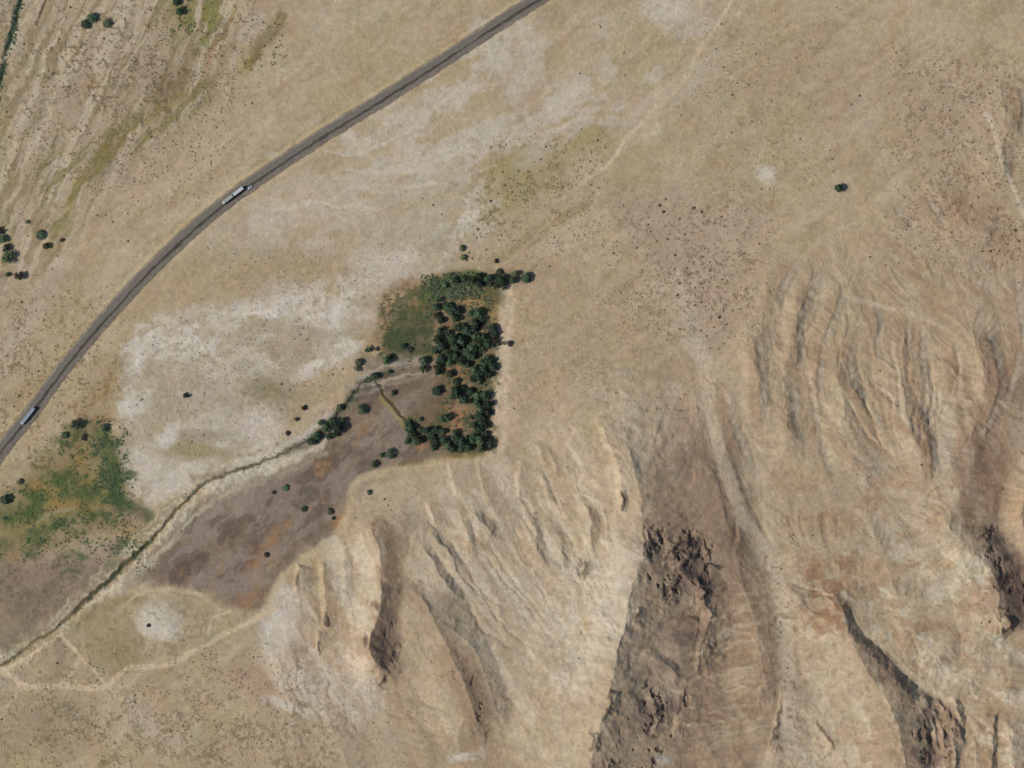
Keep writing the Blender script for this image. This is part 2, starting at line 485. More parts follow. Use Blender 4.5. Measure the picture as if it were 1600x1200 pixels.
def line(pts, wd, col, alpha=.8, soft=2.0, warp=.3, fine=.6, mot=.2, taper=0.0, smooth=True):
    if smooth and len(pts) > 2:
        pts = smoothpts(pts, 3)
    sl_, dd, _, al, _, _ = polydist(pts, wd + soft * 2, warp, fine)
    mk = 1 - sst(dd, wd / 2 - soft * .5, wd / 2 + soft)
    if taper:
        mk = mk * sst(al, 0, taper) * sst(1 - al, 0, taper)
    put(sl_, mk, col, alpha, mot)


def blob(x, y, rx, ry, col, alpha=.7, ang=0, mot=.4, p=2.5):
    m_ = max(rx, ry) * 2 + 12
    sl_ = win(x, y, x, y, m_)
    a = math.radians(ang)
    dx, dy = U[sl_] - x + WA[sl_] * 7 + WC[sl_] * 3, V[sl_] - y + WB[sl_] * 7 + WD[sl_] * 3
    X, Y = dx * math.cos(a) + dy * math.sin(a), -dx * math.sin(a) + dy * math.cos(a)
    put(sl_, np.exp(-((X / rx) ** 2 + (Y / ry) ** 2) ** (p / 2)), col, alpha, mot)


def wisps(pts, col, alpha, th=.5, seed=50, ang=-35, stretch=2.5, sc=26, soft=26, w_=.09, oc=5):
    sl2, mk = region(pts, soft)
    a = math.radians(ang)
    x, y = U[sl2], V[sl2]
    p = (x * math.cos(a) + y * math.sin(a)) / stretch + WA[sl2] * 5
    q = -x * math.sin(a) + y * math.cos(a) + WB[sl2] * 10
    f_ = fbm(p, q, sc, seed, oc, .60)
    put(sl2, sst(f_, th, th + w_) * mk, col, alpha)


WHITE, SALT, BRIGHT = C(183, 174, 154), C(176, 166, 144), C(196, 188, 168)
DARK, MUD, RUST, OLV = C(104, 90, 78), C(118, 103, 88), C(158, 122, 84), C(132, 118, 74)
GRN, DGRN, YEL = C(76, 90, 54), C(52, 70, 44), C(146, 128, 78)
BROWN, SAND, ROCK, CLIFF_SHADE = C(150, 124, 98), C(176, 159, 131), C(132, 112, 94), C(86, 72, 66)

# verges of the highway
def off(pts, dx, dy):
    return [(p[0] + dx, p[1] + dy) for p in pts]


line(ROAD, 40, C(165, 147, 112), .6, 8, .1, 1, .2, 0, False)
line(off(ROAD, -11, -10), 5, C(178, 160, 122), .7, 3, .05, .8, .3, 0, False)
line(off(ROAD, -16, -15), 3, C(146, 130, 96), .5, 2, .05, .8, .5, 0, False)
line(off(ROAD, 12, 11), 5, C(176, 160, 130), .6, 3, .05, .8, .4, 0, False)
# long faint streaks laid down by sheet floods, running with the valley
sx_, sy_ = U * .80 - V * .60, U * .60 + V * .80
st = fbm(sx_ / 5, sy_ + WA * 8, 12, 31, 4, .6)
uw = sst(V - (330 - U * .7) * 1.0, -40, 40)
st = st * uw + fbm((U * .42 - V * .91) / 5, U * .91 + V * .42 + WA * 8, 9, 33, 4, .6) * (1 - uw)
m = (sst(st, .52, .70) * (1 - hill))[..., None]
A[:] = A * (1 - .35 * m) + C(178, 164, 138) * .35 * m
m = (sst(1 - st, .52, .70) * (1 - hill))[..., None]
A[:] = A * (1 - .30 * m) + C(150, 131, 100) * .26 * m
# upper left plain
poly([(-80, -80), (420, -80), (380, 60), (330, 180), (230, 270), (120, 330), (60, 480), (-80, 560)], C(163, 148, 124), .6, 40, mot=.2)
poly([(60, 60), (210, 30), (330, 60), (320, 140), (250, 220), (160, 270), (100, 240), (40, 160)], C(148, 133, 108), .55, 30, mot=.7)
line([(400, -10), (365, 30), (345, 70), (325, 105), (300, 150)], 11, RUST, .6, 6, 1, 1, .5)
line([(300, 150), (240, 185), (190, 215), (160, 245)], 7, C(150, 126, 88), .5, 5, 1, 1, .7)
poly([(330, 20), (380, 20), (340, 90), (322, 80)], C(144, 122, 92), .6, 10, mot=.5)
line([(395, -10), (350, 20), (300, 20), (275, 30)], 34, YEL, .55, 16, 1, 1, .6)
poly([(262, -20), (330, -20), (330, 30), (300, 56), (270, 30)], C(108, 108, 62), .55, 12, mot=.6)
poly([(250, 110), (300, 100), (285, 150), (245, 175), (225, 170)], C(122, 106, 78), .7, 14, mot=.7)
line([(300, 140), (262, 165), (215, 200), (175, 225), (150, 250), (122, 275)], 9, C(138, 118, 74), .6, 5, .8, 1, .5)
line([(170, 225), (140, 255), (122, 290), (108, 318)], 7, OLV, .5, 4, .8, 1, .5)
blob(140, 130, 22, 9, C(160, 128, 84), .6, -30)
blob(155, 120, 10, 8, OLV, .6)
line([(442, 28), (425, 50), (405, 70), (388, 100)], 17, C(112, 98, 56), .9, 5, .8, 1.4, .5)
line([(385, 80), (378, 110)], 18, C(150, 134, 88), .5, 8)
line(LEFTCH, 6, C(60, 66, 40), .95, 3, .1, .8, .1)
line([(72, 0), (64, 25), (58, 38)], 4, C(105, 92, 76), .7, 2)
line([(5, 150), (10, 250), (14, 330), (10, 420)], 14, C(156, 146, 104), .5, 8)
blob(500, 25, 30, 26, C(176, 164, 148), .5)
blob(395, 40, 26, 30, C(172, 160, 146), .5)
line([(500, 80), (515, 100), (528, 120), (540, 135)], 3, SAND, .7, 2)
poly([(420, -60), (720, -60), (640, 60), (540, 120), (470, 110), (440, 60)], C(161, 145, 115), .5, 30)
line([(330, 130), (300, 190), (285, 250), (240, 300)], 5, SAND, .4, 5)
line([(165, 395), (215, 385), (280, 340), (340, 290)], 4, SAND, .35, 3)
poly([(70, 470), (150, 440), (150, 520), (90, 580), (60, 640), (20, 640), (40, 560)], C(158, 141, 104), .45, 20, mot=.6)
line([(118, 280), (108, 320), (95, 350), (72, 390), (48, 410)], 8, C(150, 138, 80), .55, 5, .8, 1, .5)
line([(70, 388), (56, 400), (50, 412)], 8, C(96, 84, 44), .7, 4, .3, .8)
line([(0, 430), (30, 430), (60, 430)], 1.6, C(108, 90, 70), .7, 1.5, 0, .3)
line([(34, 470), (30, 510), (12, 560)], 3, C(132, 110, 86), .5, 3)
line([(45, 400), (90, 410), (60, 470), (30, 520), (-20, 600)], 26, C(170, 155, 134), .5, 12)

# salt flats between road and oasis
poly([(178, 560), (205, 515), (300, 488), (420, 478), (500, 452), (560, 430), (640, 402), (690, 350), (720, 320), (745, 290), (772, 292), (768, 345), (735, 400), (700, 418),
      (640, 440), (600, 470), (585, 520), (540, 560), (470, 585), (445, 640), (430, 690), (360, 712), (300, 752), (235, 792), (205, 745), (175, 670), (190, 610)], SALT, .55, 16, 2.0, 2.4, .5)
SP_ = [(170, 580), (215, 505), (300, 480), (420, 470), (500, 440), (560, 420), (640, 395), (700, 330), (745, 280), (785, 285), (770, 350), (735, 410), (700, 418),
       (640, 440), (600, 470), (585, 520), (540, 565), (470, 590), (445, 640), (430, 690), (360, 718), (300, 755), (235, 795), (200, 745), (172, 670), (180, 610)]
wisps(SP_, C(186, 178, 158), .8, .45, 50, -25, 1.8, 40, 12, .12)
wisps(SP_, C(196, 189, 172), .7, .52, 52, -30, 2, 22, 12, .10)
wisps(SP_, C(154, 140, 116), .55, .53, 54, -20, 2.2, 34, 14, .10)
poly([(320, 360), (420, 330), (560, 330), (640, 320), (700, 300), (690, 370), (640, 410), (560, 420), (520, 390), (440, 400), (330, 420)], C(168, 157, 134), .7, 22, mot=.6)
for x, y, a, b, an, al_ in ((400, 662, 42, 24, -10, .8), (230, 720, 26, 40, -20, .7), (260, 520, 40, 26, -30, .5), (330, 650, 40, 16, -20, .5), (350, 580, 40, 10, 10, .5), (480, 580, 16, 12, 0, .8),
                            (470, 480, 40, 22, -30, .5), (430, 460, 50, 20, -20, .45), (520, 500, 30, 26, 0, .45), (620, 420, 40, 26, -20, .6), (580, 405, 30, 18, 0, .6), (730, 370, 22, 30, 20, .5),
                            (270, 750, 36, 22, -30, .5), (450, 335, 50, 14, 0, .4), (410, 350, 20, 14, 0, .4), (500, 385, 34, 12, 20, .4), (210, 570, 18, 34, 10, .5), (745, 310, 20, 24, 30, .5),
                            (210, 640, 22, 22, 0, .45), (560, 440, 40, 16, -20, .5)):
    blob(x, y, a, b, C(188, 178, 162), min(1, al_ * 1.1), an, .35, 3.5)
poly([(215, 610), (300, 585), (420, 560), (420, 610), (370, 640), (300, 660), (235, 650)], C(158, 146, 124), .6, 18, mot=.5)
poly([(330, 520), (440, 500), (470, 540), (420, 560), (350, 560)], C(160, 147, 122), .5, 16, mot=.5)
blob(425, 612, 40, 22, C(122, 114, 84), .65, 10)
blob(305, 706, 52, 11, C(142, 132, 98), .75, 5)
blob(315, 680, 34, 9, C(138, 126, 104), .5, 0)
poly([(140, 610), (180, 560), (176, 650), (165, 690), (110, 665)], C(146, 122, 84), .6, 14, mot=.6)
poly([(290, 400), (400, 390), (540, 400), (540, 430), (420, 450), (300, 470), (220, 490)], C(158, 142, 108), .55, 16, mot=.6)
blob(470, 520, 40, 24, C(150, 134, 112), .5, 0)
blob(595, 515, 30, 30, C(160, 140, 108), .6, 0)
poly([(600, 455), (640, 435), (700, 422), (690, 440), (650, 455), (620, 470), (600, 540), (575, 545), (585, 500)], C(148, 122, 88), .75, 9, .6, 1, .4)
blob(630, 442, 20, 9, C(128, 100, 74), .7, -20)

# light streaks, upper middle
for P, wd, al_ in (([(760, 40), (780, 80), (740, 130), (700, 160), (640, 190), (560, 210)], 30, .6), ([(820, 40), (830, 110), (800, 150)], 24, .5),
                   ([(905, 130), (890, 160), (820, 190), (760, 215), (700, 240), (640, 262), (600, 262), (560, 290)], 20, .6),
                   ([(1000, 190), (930, 195), (860, 210), (800, 225), (740, 240)], 7, .55), ([(660, 120), (600, 160), (540, 200)], 16, .45),
                   ([(540, 262), (600, 268), (650, 262)], 3, .6), ([(560, 288), (580, 300), (640, 292)], 3, .6),
                   ([(700, 135), (650, 175), (600, 185)], 8, .5), ([(420, 240), (500, 235), (560, 230)], 8, .4)):
    line(P, wd * 1.15, C(178, 167, 147), min(1, al_ * 1.5), wd * .5 + 1.5, 1.8, 2.2, .85)
UP_ = [(560, 240), (640, 150), (740, 60), (840, 30), (860, 140), (940, 120), (1010, 180), (900, 240), (760, 280), (640, 310), (540, 300)]
wisps(UP_, C(180, 169, 150), .75, .50, 56, -32, 3.2, 24, 20, .10)
wisps([(380, 330), (520, 230), (700, 220), (780, 280), (700, 330), (560, 350), (420, 380)], C(176, 165, 145), .6, .50, 58, -15, 3.4, 22, 20, .10)
wisps([(930, -20), (1130, -20), (1120, 120), (1040, 200), (960, 220), (930, 130)], C(178, 167, 147), .6, .52, 60, -40, 2.6, 24, 20, .10)
wisps([(450, -20), (760, -20), (560, 140), (440, 200), (380, 300), (240, 380), (200, 300), (380, 130)], C(174, 160, 132), .5, .52, 62, -42, 4, 20, 24, .1)
wisps([(1000, 120), (1500, 20), (1500, 400), (1000, 380)], C(168, 152, 126), .5, .54, 66, -40, 3, 26, 40, .1)
wisps([(-60, -60), (420, -60), (330, 150), (200, 260), (100, 420), (-60, 460)], C(180, 166, 140), .75, .52, 68, -66, 10, 11, 26, .09)
wisps([(-60, -60), (420, -60), (330, 150), (200, 260), (100, 420), (-60, 460)], C(128, 114, 82), .65, .54, 70, -64, 9, 10, 26, .09)
wisps([(60, 250), (200, 180), (330, 110), (340, 150), (220, 240), (120, 320), (70, 420)], C(120, 112, 66), .75, .48, 72, -52, 7, 10, 16, .09)
wisps([(250, -30), (410, -30), (360, 70), (300, 80), (250, 40)], C(112, 114, 60), .7, .48, 74, -60, 2.5, 14, 14, .1)
for P in ([(540, 262), (580, 268), (620, 264), (660, 268)], [(555, 286), (575, 299), (610, 300), (650, 290), (700, 285)], [(700, 240), (760, 222), (800, 212), (860, 205), (905, 190)],
          [(600, 262), (650, 250), (700, 232), (740, 215)], [(660, 262), (700, 246), (760, 236), (820, 226)], [(500, 232), (540, 240), (600, 226), (650, 200), (680, 170), (735, 128)],
          [(420, 330), (480, 318), (540, 320), (600, 330)], [(760, 60), (772, 100), (750, 140), (712, 168)]):
    line(P, 4, C(184, 174, 152), .8, 3, .6, 1.2, .35, .1)
blob(1040, 15, 44, 22, C(186, 177, 160), .75, 10)
blob(1075, 35, 34, 20, C(176, 166, 146), .6, 0)
line([(1030, 10), (1000, 28), (985, 42), (962, 56)], 5, C(174, 160, 132), .6, 3)
blob(790, 80, 26, 50, C(176, 166, 146), .55, 10)
blob(1100, 100, 22, 16, C(174, 163, 144), .5, -30)
blob(965, 165, 16, 12, C(174, 163, 144), .5)
line([(1165, -40), (1150, -10), (1120, 40), (1092, 80), (1075, 112), (1052, 145), (1025, 168), (1000, 195), (980, 215), (960, 245), (940, 265), (905, 290), (870, 318)], 3.5, C(190, 175, 146), .95, 2, .15, .5, .05)
line([(1150, -10), (1120, 40), (1092, 80), (1080, 110), (1060, 140), (1025, 165), (1000, 195), (980, 215), (960, 245), (940, 265), (905, 290), (880, 312)], 5, C(184, 167, 136), .95, 2, .2, .7)
line([(1075, 110), (1055, 140), (1020, 165), (1000, 180)], 14, C(172, 158, 134), .5, 8)
blob(985, 212, 7, 9, C(188, 174, 150), .7, 40)
line([(1025, 185), (1030, 205), (1005, 210)], 5, C(180, 168, 142), .6, 3)
blob(1195, 272, 17, 17, C(194, 186, 168), 1.0, 30, .1, 4)
blob(1268, 132, 9, 4, C(180, 168, 144), .7, -40)
blob(1316, 26, 8, 5, C(180, 168, 144), .6)
line([(1200, 190), (1240, 160), (1275, 130)], 5, C(172, 158, 128), .4, 5)
poly([(762, 235), (850, 225), (930, 200), (945, 215), (900, 245), (880, 290), (790, 330), (750, 350), (720, 410), (715, 395), (750, 320)], C(148, 134, 92), .65, 12, mot=.5)
poly([(720, 385), (800, 330), (860, 300), (930, 270), (900, 320), (830, 370), (790, 400), (720, 420)], C(164, 147, 118), .6, 12, mot=.3)
line([(790, 400), (830, 370), (870, 345), (912, 322)], 13, C(140, 122, 86), .55, 8, .6, 1, .4)
line([(800, 402), (850, 355), (890, 318), (905, 300)], 3, C(176, 158, 126), .6, 2)
poly([(1090, 60), (1200, 20), (1300, 80), (1300, 220), (1240, 300), (1120, 300), (1050, 240), (1080, 150)], C(158, 143, 110), .4, 30, mot=.6)
poly([(940, 300), (1080, 290), (1200, 340), (1210, 450), (1180, 500), (1150, 560), (1090, 540), (1060, 440), (980, 380)], C(160, 142, 120), .65, 20, mot=.3)
poly([(1380, 130), (1540, 120), (1580, 300), (1590, 430), (1490, 400), (1430, 290), (1400, 220)], C(158, 134, 110), .55, 40, mot=.5)
poly([(1480, 300), (1570, 310), (1600, 420), (1560, 400), (1500, 360)], C(152, 122, 94), .6, 14, mot=.6)
line([(1540, 180), (1552, 200), (1565, 250), (1580, 285), (1600, 340), (1620, 380)], 6, C(192, 178, 154), .9, 3, .2, .7)
poly([(830, 420), (940, 410), (1000, 470), (1060, 540), (1050, 590), (940, 600), (860, 560), (810, 500)], C(158, 140, 110), .5, 30, mot=.5)
poly([(790, 440), (830, 440), (850, 520), (800, 560), (790, 640), (775, 620), (785, 520)], C(168, 148, 116), .6, 10, mot=.4)
poly([(780, 560), (840, 540), (900, 580), (900, 630), (790, 660)], C(166, 148, 120), .5, 16)
line([(1060, 440), (1075, 500), (1095, 545), (1105, 600)], 18, C(170, 156, 134), .7, 9)
blob(970, 585, 20, 10, C(172, 162, 144), .6)

# dark wet soil of the basin
poly([(570, 560), (640, 548), (670, 560), (700, 600), (705, 660), (690, 705), (720, 708), (640, 735), (560, 760), (545, 800), (520, 835), (470, 870), (430, 915), (415, 950),
      (380, 955), (300, 925), (240, 915), (200, 905), (240, 862), (290, 800), (340, 758), (430, 722), (500, 690), (545, 640)], MUD, .9, 12, 1.0, 3.2, .3)
poly([(545, 610), (640, 575), (700, 600), (700, 690), (600, 730), (545, 700), (540, 650)], C(106, 92, 76), .6, 16, mot=.5)
poly([(300, 810), (420, 760), (520, 720), (540, 800), (470, 860), (420, 940), (330, 925), (260, 890)], C(98, 84, 74), .7, 26, mot=.5)
poly([(380, 750), (470, 720), (490, 760), (430, 800), (340, 830), (300, 820)], C(138, 126, 112), .5, 20, mot=.4)
poly([(-60, 1020), (-60, 900), (60, 880), (180, 880), (160, 910), (90, 965), (0, 1020)], MUD, .85, 14, mot=.3)
poly([(-60, 850), (40, 860), (150, 850), (220, 840), (190, 885), (60, 930), (-60, 960)], C(132, 114, 98), .7, 20, mot=.4)
for x, y, a, b, an in ((430, 840, 26, 8, -50), (420, 870, 14, 18, 30), (505, 730, 20, 9, -60), (398, 900, 12, 26, 10), (385, 935, 16, 12, 0), (500, 735, 8, 18, 0), (530, 800, 10, 26, 20), (660, 470, 8, 8, 0)):
    blob(x, y, a, b, C(156, 114, 72), .75, an, .6)
line([(548, 770), (540, 800), (528, 830)], 8, C(130, 112, 58), .55, 5)
line([(590, 725), (650, 728), (710, 715), (750, 708)], 9, C(124, 108, 62), .6, 6, .4, 1, .5)
line([(560, 585), (620, 575), (665, 565)], 5, C(150, 138, 118), .5, 4)
line([(600, 600), (640, 595), (665, 580)], 3, C(150, 136, 116), .6, 3)
line([(560, 562), (610, 565), (650, 560)], 16, C(138, 126, 108), .5, 8)
MUDP = [(560, 600), (690, 600), (700, 700), (600, 740), (550, 790), (500, 860), (420, 940), (300, 925), (210, 900), (290, 810), (400, 740), (500, 700)]
wisps(MUDP, C(136, 124, 110), .65, .52, 76, -38, 2.6, 30, 14, .12)
wisps(MUDP, C(86, 75, 66), .6, .53, 78, -38, 2, 26, 14, .12)
wisps(MUDP, C(142, 112, 78), .5, .68, 80, -60, 1.6, 18, 16, .10)
wisps([(-60, 880), (180, 880), (90, 970), (-60, 1020)], C(104, 96, 78), .5, .52, 82, -30, 2.6, 22, 14, .12)
# bright rim where the hills meet the basin
line([(770, 712), (700, 722), (650, 732), (590, 740), (555, 760), (545, 800), (520, 840), (480, 870), (450, 895), (430, 920), (415, 955)], 10, C(182, 164, 130), .8, 6, .3, .8, .3)
# green meadow, lower left
poly([(105, 670), (150, 655), (180, 690), (195, 740), (200, 775), (240, 815), (200, 830), (120, 850), (40, 870), (-60, 900), (-60, 820), (20, 760), (80, 720)], C(118, 106, 72), .8, 14, mot=.3)
poly([(20, 770), (70, 700), (130, 690), (180, 760), (150, 800), (80, 830), (0, 860), (-30, 830)], C(120, 114, 62), .6, 14, mot=.6)
poly([(145, 665), (172, 672), (190, 730), (196, 760), (175, 760), (155, 710)], GRN, .9, 6, .5, 1, .2)
for x, y, a, b, an in ((115, 675, 17, 11, 0), (105, 745, 34, 14, -10), (55, 780, 24, 16, -20), (125, 770, 30, 18, 0), (180, 770, 14, 22, 0), (195, 785, 24, 12, 20), (228, 806, 20, 10, 30), (40, 800, 24, 14, 0),
                       (85, 820, 26, 9, -10), (50, 840, 26, 10, 0), (5, 850, 14, 12, 0), (190, 860, 20, 10, -30), (52, 868, 14, 8, 0), (120, 870, 18, 8, 0), (145, 808, 8, 12, 0), (205, 740, 12, 6, 0), (10, 800, 16, 20, 0),
                       (110, 895, 16, 5, 0), (175, 885, 10, 9, 0), (90, 690, 14, 8, 0), (150, 800, 26, 8, 20)):
    blob(x, y, a, b, C(66, 84, 50), .85, an, .5, 3.5)
for x, y, a, b in ((110, 790, 34, 12), (60, 760, 20, 6), (85, 770, 8, 8), (130, 730, 16, 24), (20, 870, 10, 8), (200, 835, 26, 12), (205, 810, 20, 12)):
    blob(x, y, a, b, C(148, 118, 74) if y != 810 else C(146, 128, 108), .6, 0, .5)
poly([(60, 715), (120, 690), (120, 720), (80, 745), (40, 755)], C(140, 120, 94), .6, 12)
line([(50, 822), (80, 802), (115, 796)], 3, C(142, 134, 110), .7, 3)

# creek banks and creek
for off, wd, c in (((-7, -10), 12, C(168, 157, 130)), ((7, 12), 10, C(176, 166, 142)), ((14, 24), 9, C(150, 138, 116))):
    line([(p[0] + off[0], p[1] + off[1]) for p in CREEK[:17]], wd, c, .75, 5, .7, 2.4, .85)
line([(p[0] - 6, p[1] - 6) for p in CREEK[14:18]], 12, C(176, 166, 148), .8, 5, .4, 1)
line(CREEK[12:18], 26, C(176, 168, 152), .75, 8, .8, 2, .35)
line([(200, 905), (255, 860), (310, 800), (360, 765), (420, 735), (470, 715)], 6, C(176, 166, 140), .6, 4, .6, 1.4, .5)
line([(p[0] - 8, p[1] - 8) for p in CREEK[3:12]], 3, C(110, 104, 70), .6, 3, .8, 1.6, .5)
for k_ in range(2):
    line([(p[0] + (-5, 5)[k_], p[1] + (-6, 7)[k_]) for p in CREEK[:17]], 3, C(186, 176, 146), .8, 2, .7, 3.0, .8)
line([(300, 745), (330, 742), (350, 738)], 8, C(128, 108, 82), .6, 4)
line(CREEK[:13], 3.4, C(82, 77, 56), .9, 2.2, .12, .9, .35)
line(CREEK[5:10], 6, C(58, 64, 42), .8, 3, .12, 1.0, .3)
line(CREEK[12:17], 2.5, C(80, 74, 52), .9, 1.8, .12, 1.3, .1)
line(CREEK[15:22], 14, C(96, 92, 76), .7, 6, .3, 1.3, .3)
line(CREEK[16:21], 5, C(66, 68, 50), .8, 3, .12, 1.0, .2)
line(CREEK2, 4, C(86, 76, 48), .9, 2, .1, .8, .1)
line([(p[0] - 4, p[1] + 6) for p in CREEK2[2:]], 6, C(150, 136, 84), .6, 4)
line([(60, 985), (35, 1000), (10, 1015)], 10, C(92, 92, 68), .6, 6, .8, 1.4, .5)

# oasis floor
poly([(600, 520), (625, 475), (665, 440), (700, 426), (750, 425), (830, 425), (780, 450), (784, 520), (775, 570), (772, 700), (740, 712), (640, 700), (632, 660), (690, 600), (660, 560), (600, 550)],
     C(104, 90, 66), .8, 8, .4, 1, .3)
poly([(596, 530), (612, 500), (660, 470), (680, 480), (670, 540), (620, 545)], C(78, 82, 56), .85, 12, 1.2, 2.4, .3)
line([(668, 465), (690, 447), (715, 440), (745, 436)], 24, C(70, 94, 52), .9, 7, .4, 1, .2)
blob(612, 522, 18, 14, C(64, 78, 52), .85)
blob(630, 500, 18, 18, C(70, 80, 52), .7)
blob(650, 480, 16, 18, C(122, 104, 62), .7, 30)
blob(660, 515, 18, 20, C(112, 98, 80), .6)
poly([(745, 455), (790, 452), (782, 510), (765, 500), (752, 480), (720, 470)], C(140, 118, 74), .9, 6, .4, 1, .3)
blob(735, 470, 12, 10, C(158, 128, 88), .8)
blob(700, 505, 8, 6, C(132, 90, 64), .8)
for x, y, a, b in ((718, 585, 14, 14), (705, 575, 10, 8), (710, 640, 16, 12), (712, 660, 10, 14), (720, 655, 10, 10), (660, 700, 8, 8), (725, 590, 8, 14)):
    blob(x, y, a, b, C(152, 116, 84), .8, 0, .3)
blob(670, 630, 26, 26, C(112, 96, 74), .7)
line([(700, 712), (740, 712), (765, 706)], 8, C(142, 124, 76), .6, 5)

line([(792, 455), (790, 520), (786, 580), (784, 640), (778, 700)], 20, C(188, 170, 142), .9, 6, .3, 1, .15)
line([(560, 590), (600, 572), (640, 562), (672, 552)], 5, C(158, 148, 130), .8, 3, .3, 1.5, .3)
line([(580, 602), (620, 592), (665, 578)], 3, C(160, 150, 132), .8, 2, .3, 1.5, .3)
wisps([(540, 600), (600, 560), (690, 550), (690, 590), (600, 610), (550, 640)], C(146, 136, 120), .6, .5, 110, -18, 5, 8, 8, .1)
wisps([(590, 470), (690, 430), (690, 560), (590, 560)], C(66, 76, 46), .7, .47, 112, -50, 1.5, 16, 8, .1)
wisps([(680, 430), (790, 430), (780, 710), (640, 710), (640, 650), (690, 640)], C(70, 74, 48), .65, .48, 114, 80, 1.4, 14, 8, .1)
# hills
HP = C(162, 146, 121)
k = (hill * .55)[..., None]
A[:] = A * (1 - k) + HP * k
m = (hill * sst(fbm(U, V, 70, 8, 4), .5, .68))[..., None]
A[:] = A * (1 - .55 * m) + C(156, 132, 104) * .55 * m
m = (hill * sst(fbm(hx, hy / 4, 16, 10, 4), .5, .72))[..., None]
A[:] = A * (1 - .4 * m) + C(178, 164, 138) * .4 * m
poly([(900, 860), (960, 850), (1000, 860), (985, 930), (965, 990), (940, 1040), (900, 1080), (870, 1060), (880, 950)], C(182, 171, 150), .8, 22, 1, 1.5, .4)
poly([(640, 900), (720, 850), (850, 900), (880, 1000), (820, 1040), (740, 980)], C(174, 160, 136), .6, 24, mot=.5)
poly([(800, 660), (900, 650), (960, 720), (960, 800), (880, 800), (820, 740)], C(170, 154, 128), .5, 22, mot=.4)
poly([(930, 610), (1060, 600), (1090, 660), (1000, 760), (970, 780), (945, 700)], C(172, 156, 132), .6, 20, mot=.3)
poly([(405, 985), (440, 905), (470, 935), (470, 1000), (440, 1030), (420, 1040)], C(186, 177, 160), .85, 10, .6, 1, .3)
line([(415, 1090), (460, 1105), (475, 1115)], 10, C(192, 184, 168), .85, 5)
line([(520, 850), (530, 900), (550, 950), (575, 980)], 20, C(184, 173, 150), .7, 9)
poly([(470, 1030), (600, 1080), (590, 1130), (480, 1110), (440, 1060)], C(178, 166, 146), .5, 20, mot=.5)
line([(720, 1180), (700, 1185), (740, 1185)], 6, BRIGHT, .6, 4)
blob(730, 1182, 20, 4, C(190, 182, 166), .8, -10)
blob(750, 1178, 8, 10, C(190, 182, 166), .6, -10)
poly([(575, 810), (610, 810), (625, 850), (632, 920), (625, 1000), (600, 1060), (575, 1010), (595, 930), (588, 860)], C(138, 112, 88), .7, 8, .4, 1, .3)
poly([(595, 950), (625, 940), (625, 1010), (605, 1050), (580, 1010)], C(112, 96, 84), .7, 8, .4, 1, .3)  # ridge shadow on the east flank, painted into the soil
line([(655, 930), (690, 990), (715, 1040), (735, 1090), (755, 1150)], 44, C(142, 120, 97), .6, 18, .6, 1.4, .4)  # shade of the east-facing slope, painted as a brown band
line([(650, 880), (690, 960), (740, 1000), (790, 1060), (830, 1120)], 16, C(180, 167, 143), .6, 10, .6, 1.2, .4)
poly([(560, 775), (600, 745), (700, 728), (800, 715), (860, 740), (800, 860), (700, 840), (640, 830), (600, 800), (555, 830)], C(168, 152, 127), .8, 14, .8, 1, .2)
wisps([(410, 960), (560, 1010), (620, 1060), (600, 1140), (480, 1120), (400, 1050)], C(186, 176, 156), .6, .47, 84, 50, 3, 14, 14, .12)
poly([(1030, 720), (1080, 690), (1115, 720), (1145, 790), (1170, 860), (1208, 930), (1218, 1040), (1205, 1140), (1180, 1215), (1040, 1215), (1090, 1050), (1110, 960), (1010, 820)], C(134, 114, 93), .6, 20, 1, 1.6, .25)  # shaded east face continued to the wash in painted brown
wisps([(1060, 640), (1120, 700), (1170, 860), (1214, 930), (1215, 1100), (1180, 1215), (1060, 1215), (1080, 900), (1020, 760)], C(112, 94, 78), .5, .5, 120, 70, 3, 16, 14, .1)
wisps([(1120, 900), (1214, 930), (1215, 1100), (1150, 1215), (1070, 1215), (1090, 1000)], C(166, 147, 120), .55, .52, 122, -12, 4, 9, 12, .1)
wisps([(640, 780), (860, 660), (960, 760), (960, 1000), (880, 1120), (760, 1040), (680, 900)], C(182, 170, 147), .6, .48, 86, 58, 5, 14, 20, .1)
wisps([(640, 780), (860, 660), (960, 760), (960, 1000), (880, 1120), (760, 1040), (680, 900)], C(150, 133, 108), .45, .56, 88, 56, 4, 16, 20, .1)
wisps([(930, 610), (1060, 600), (1090, 700), (1010, 800), (960, 760)], C(182, 168, 144), .5, .5, 90, 60, 3, 16, 14, .1)
wisps([(440, 900), (600, 820), (590, 960), (560, 1010), (480, 980)], C(184, 172, 149), .6, .48, 92, 75, 3.4, 14, 14, .1)
wisps([(440, 900), (560, 860), (560, 1010), (470, 1000)], C(142, 124, 100), .45, .55, 94, 75, 3, 12, 14, .1)
poly([(700, 1060), (750, 1050), (770, 1110), (762, 1150), (745, 1150), (720, 1110)], C(132, 110, 88), .6, 10, .5, 1, .4)  # lower end of that slope, its shade painted darker
poly([(360, 1050), (400, 1030), (420, 1060), (440, 1110), (400, 1090)], C(156, 128, 106), .6, 12)
poly([(280, 1180), (420, 1100), (560, 1130), (700, 1150), (700, 1260), (250, 1260)], C(158, 141, 114), .5, 30)
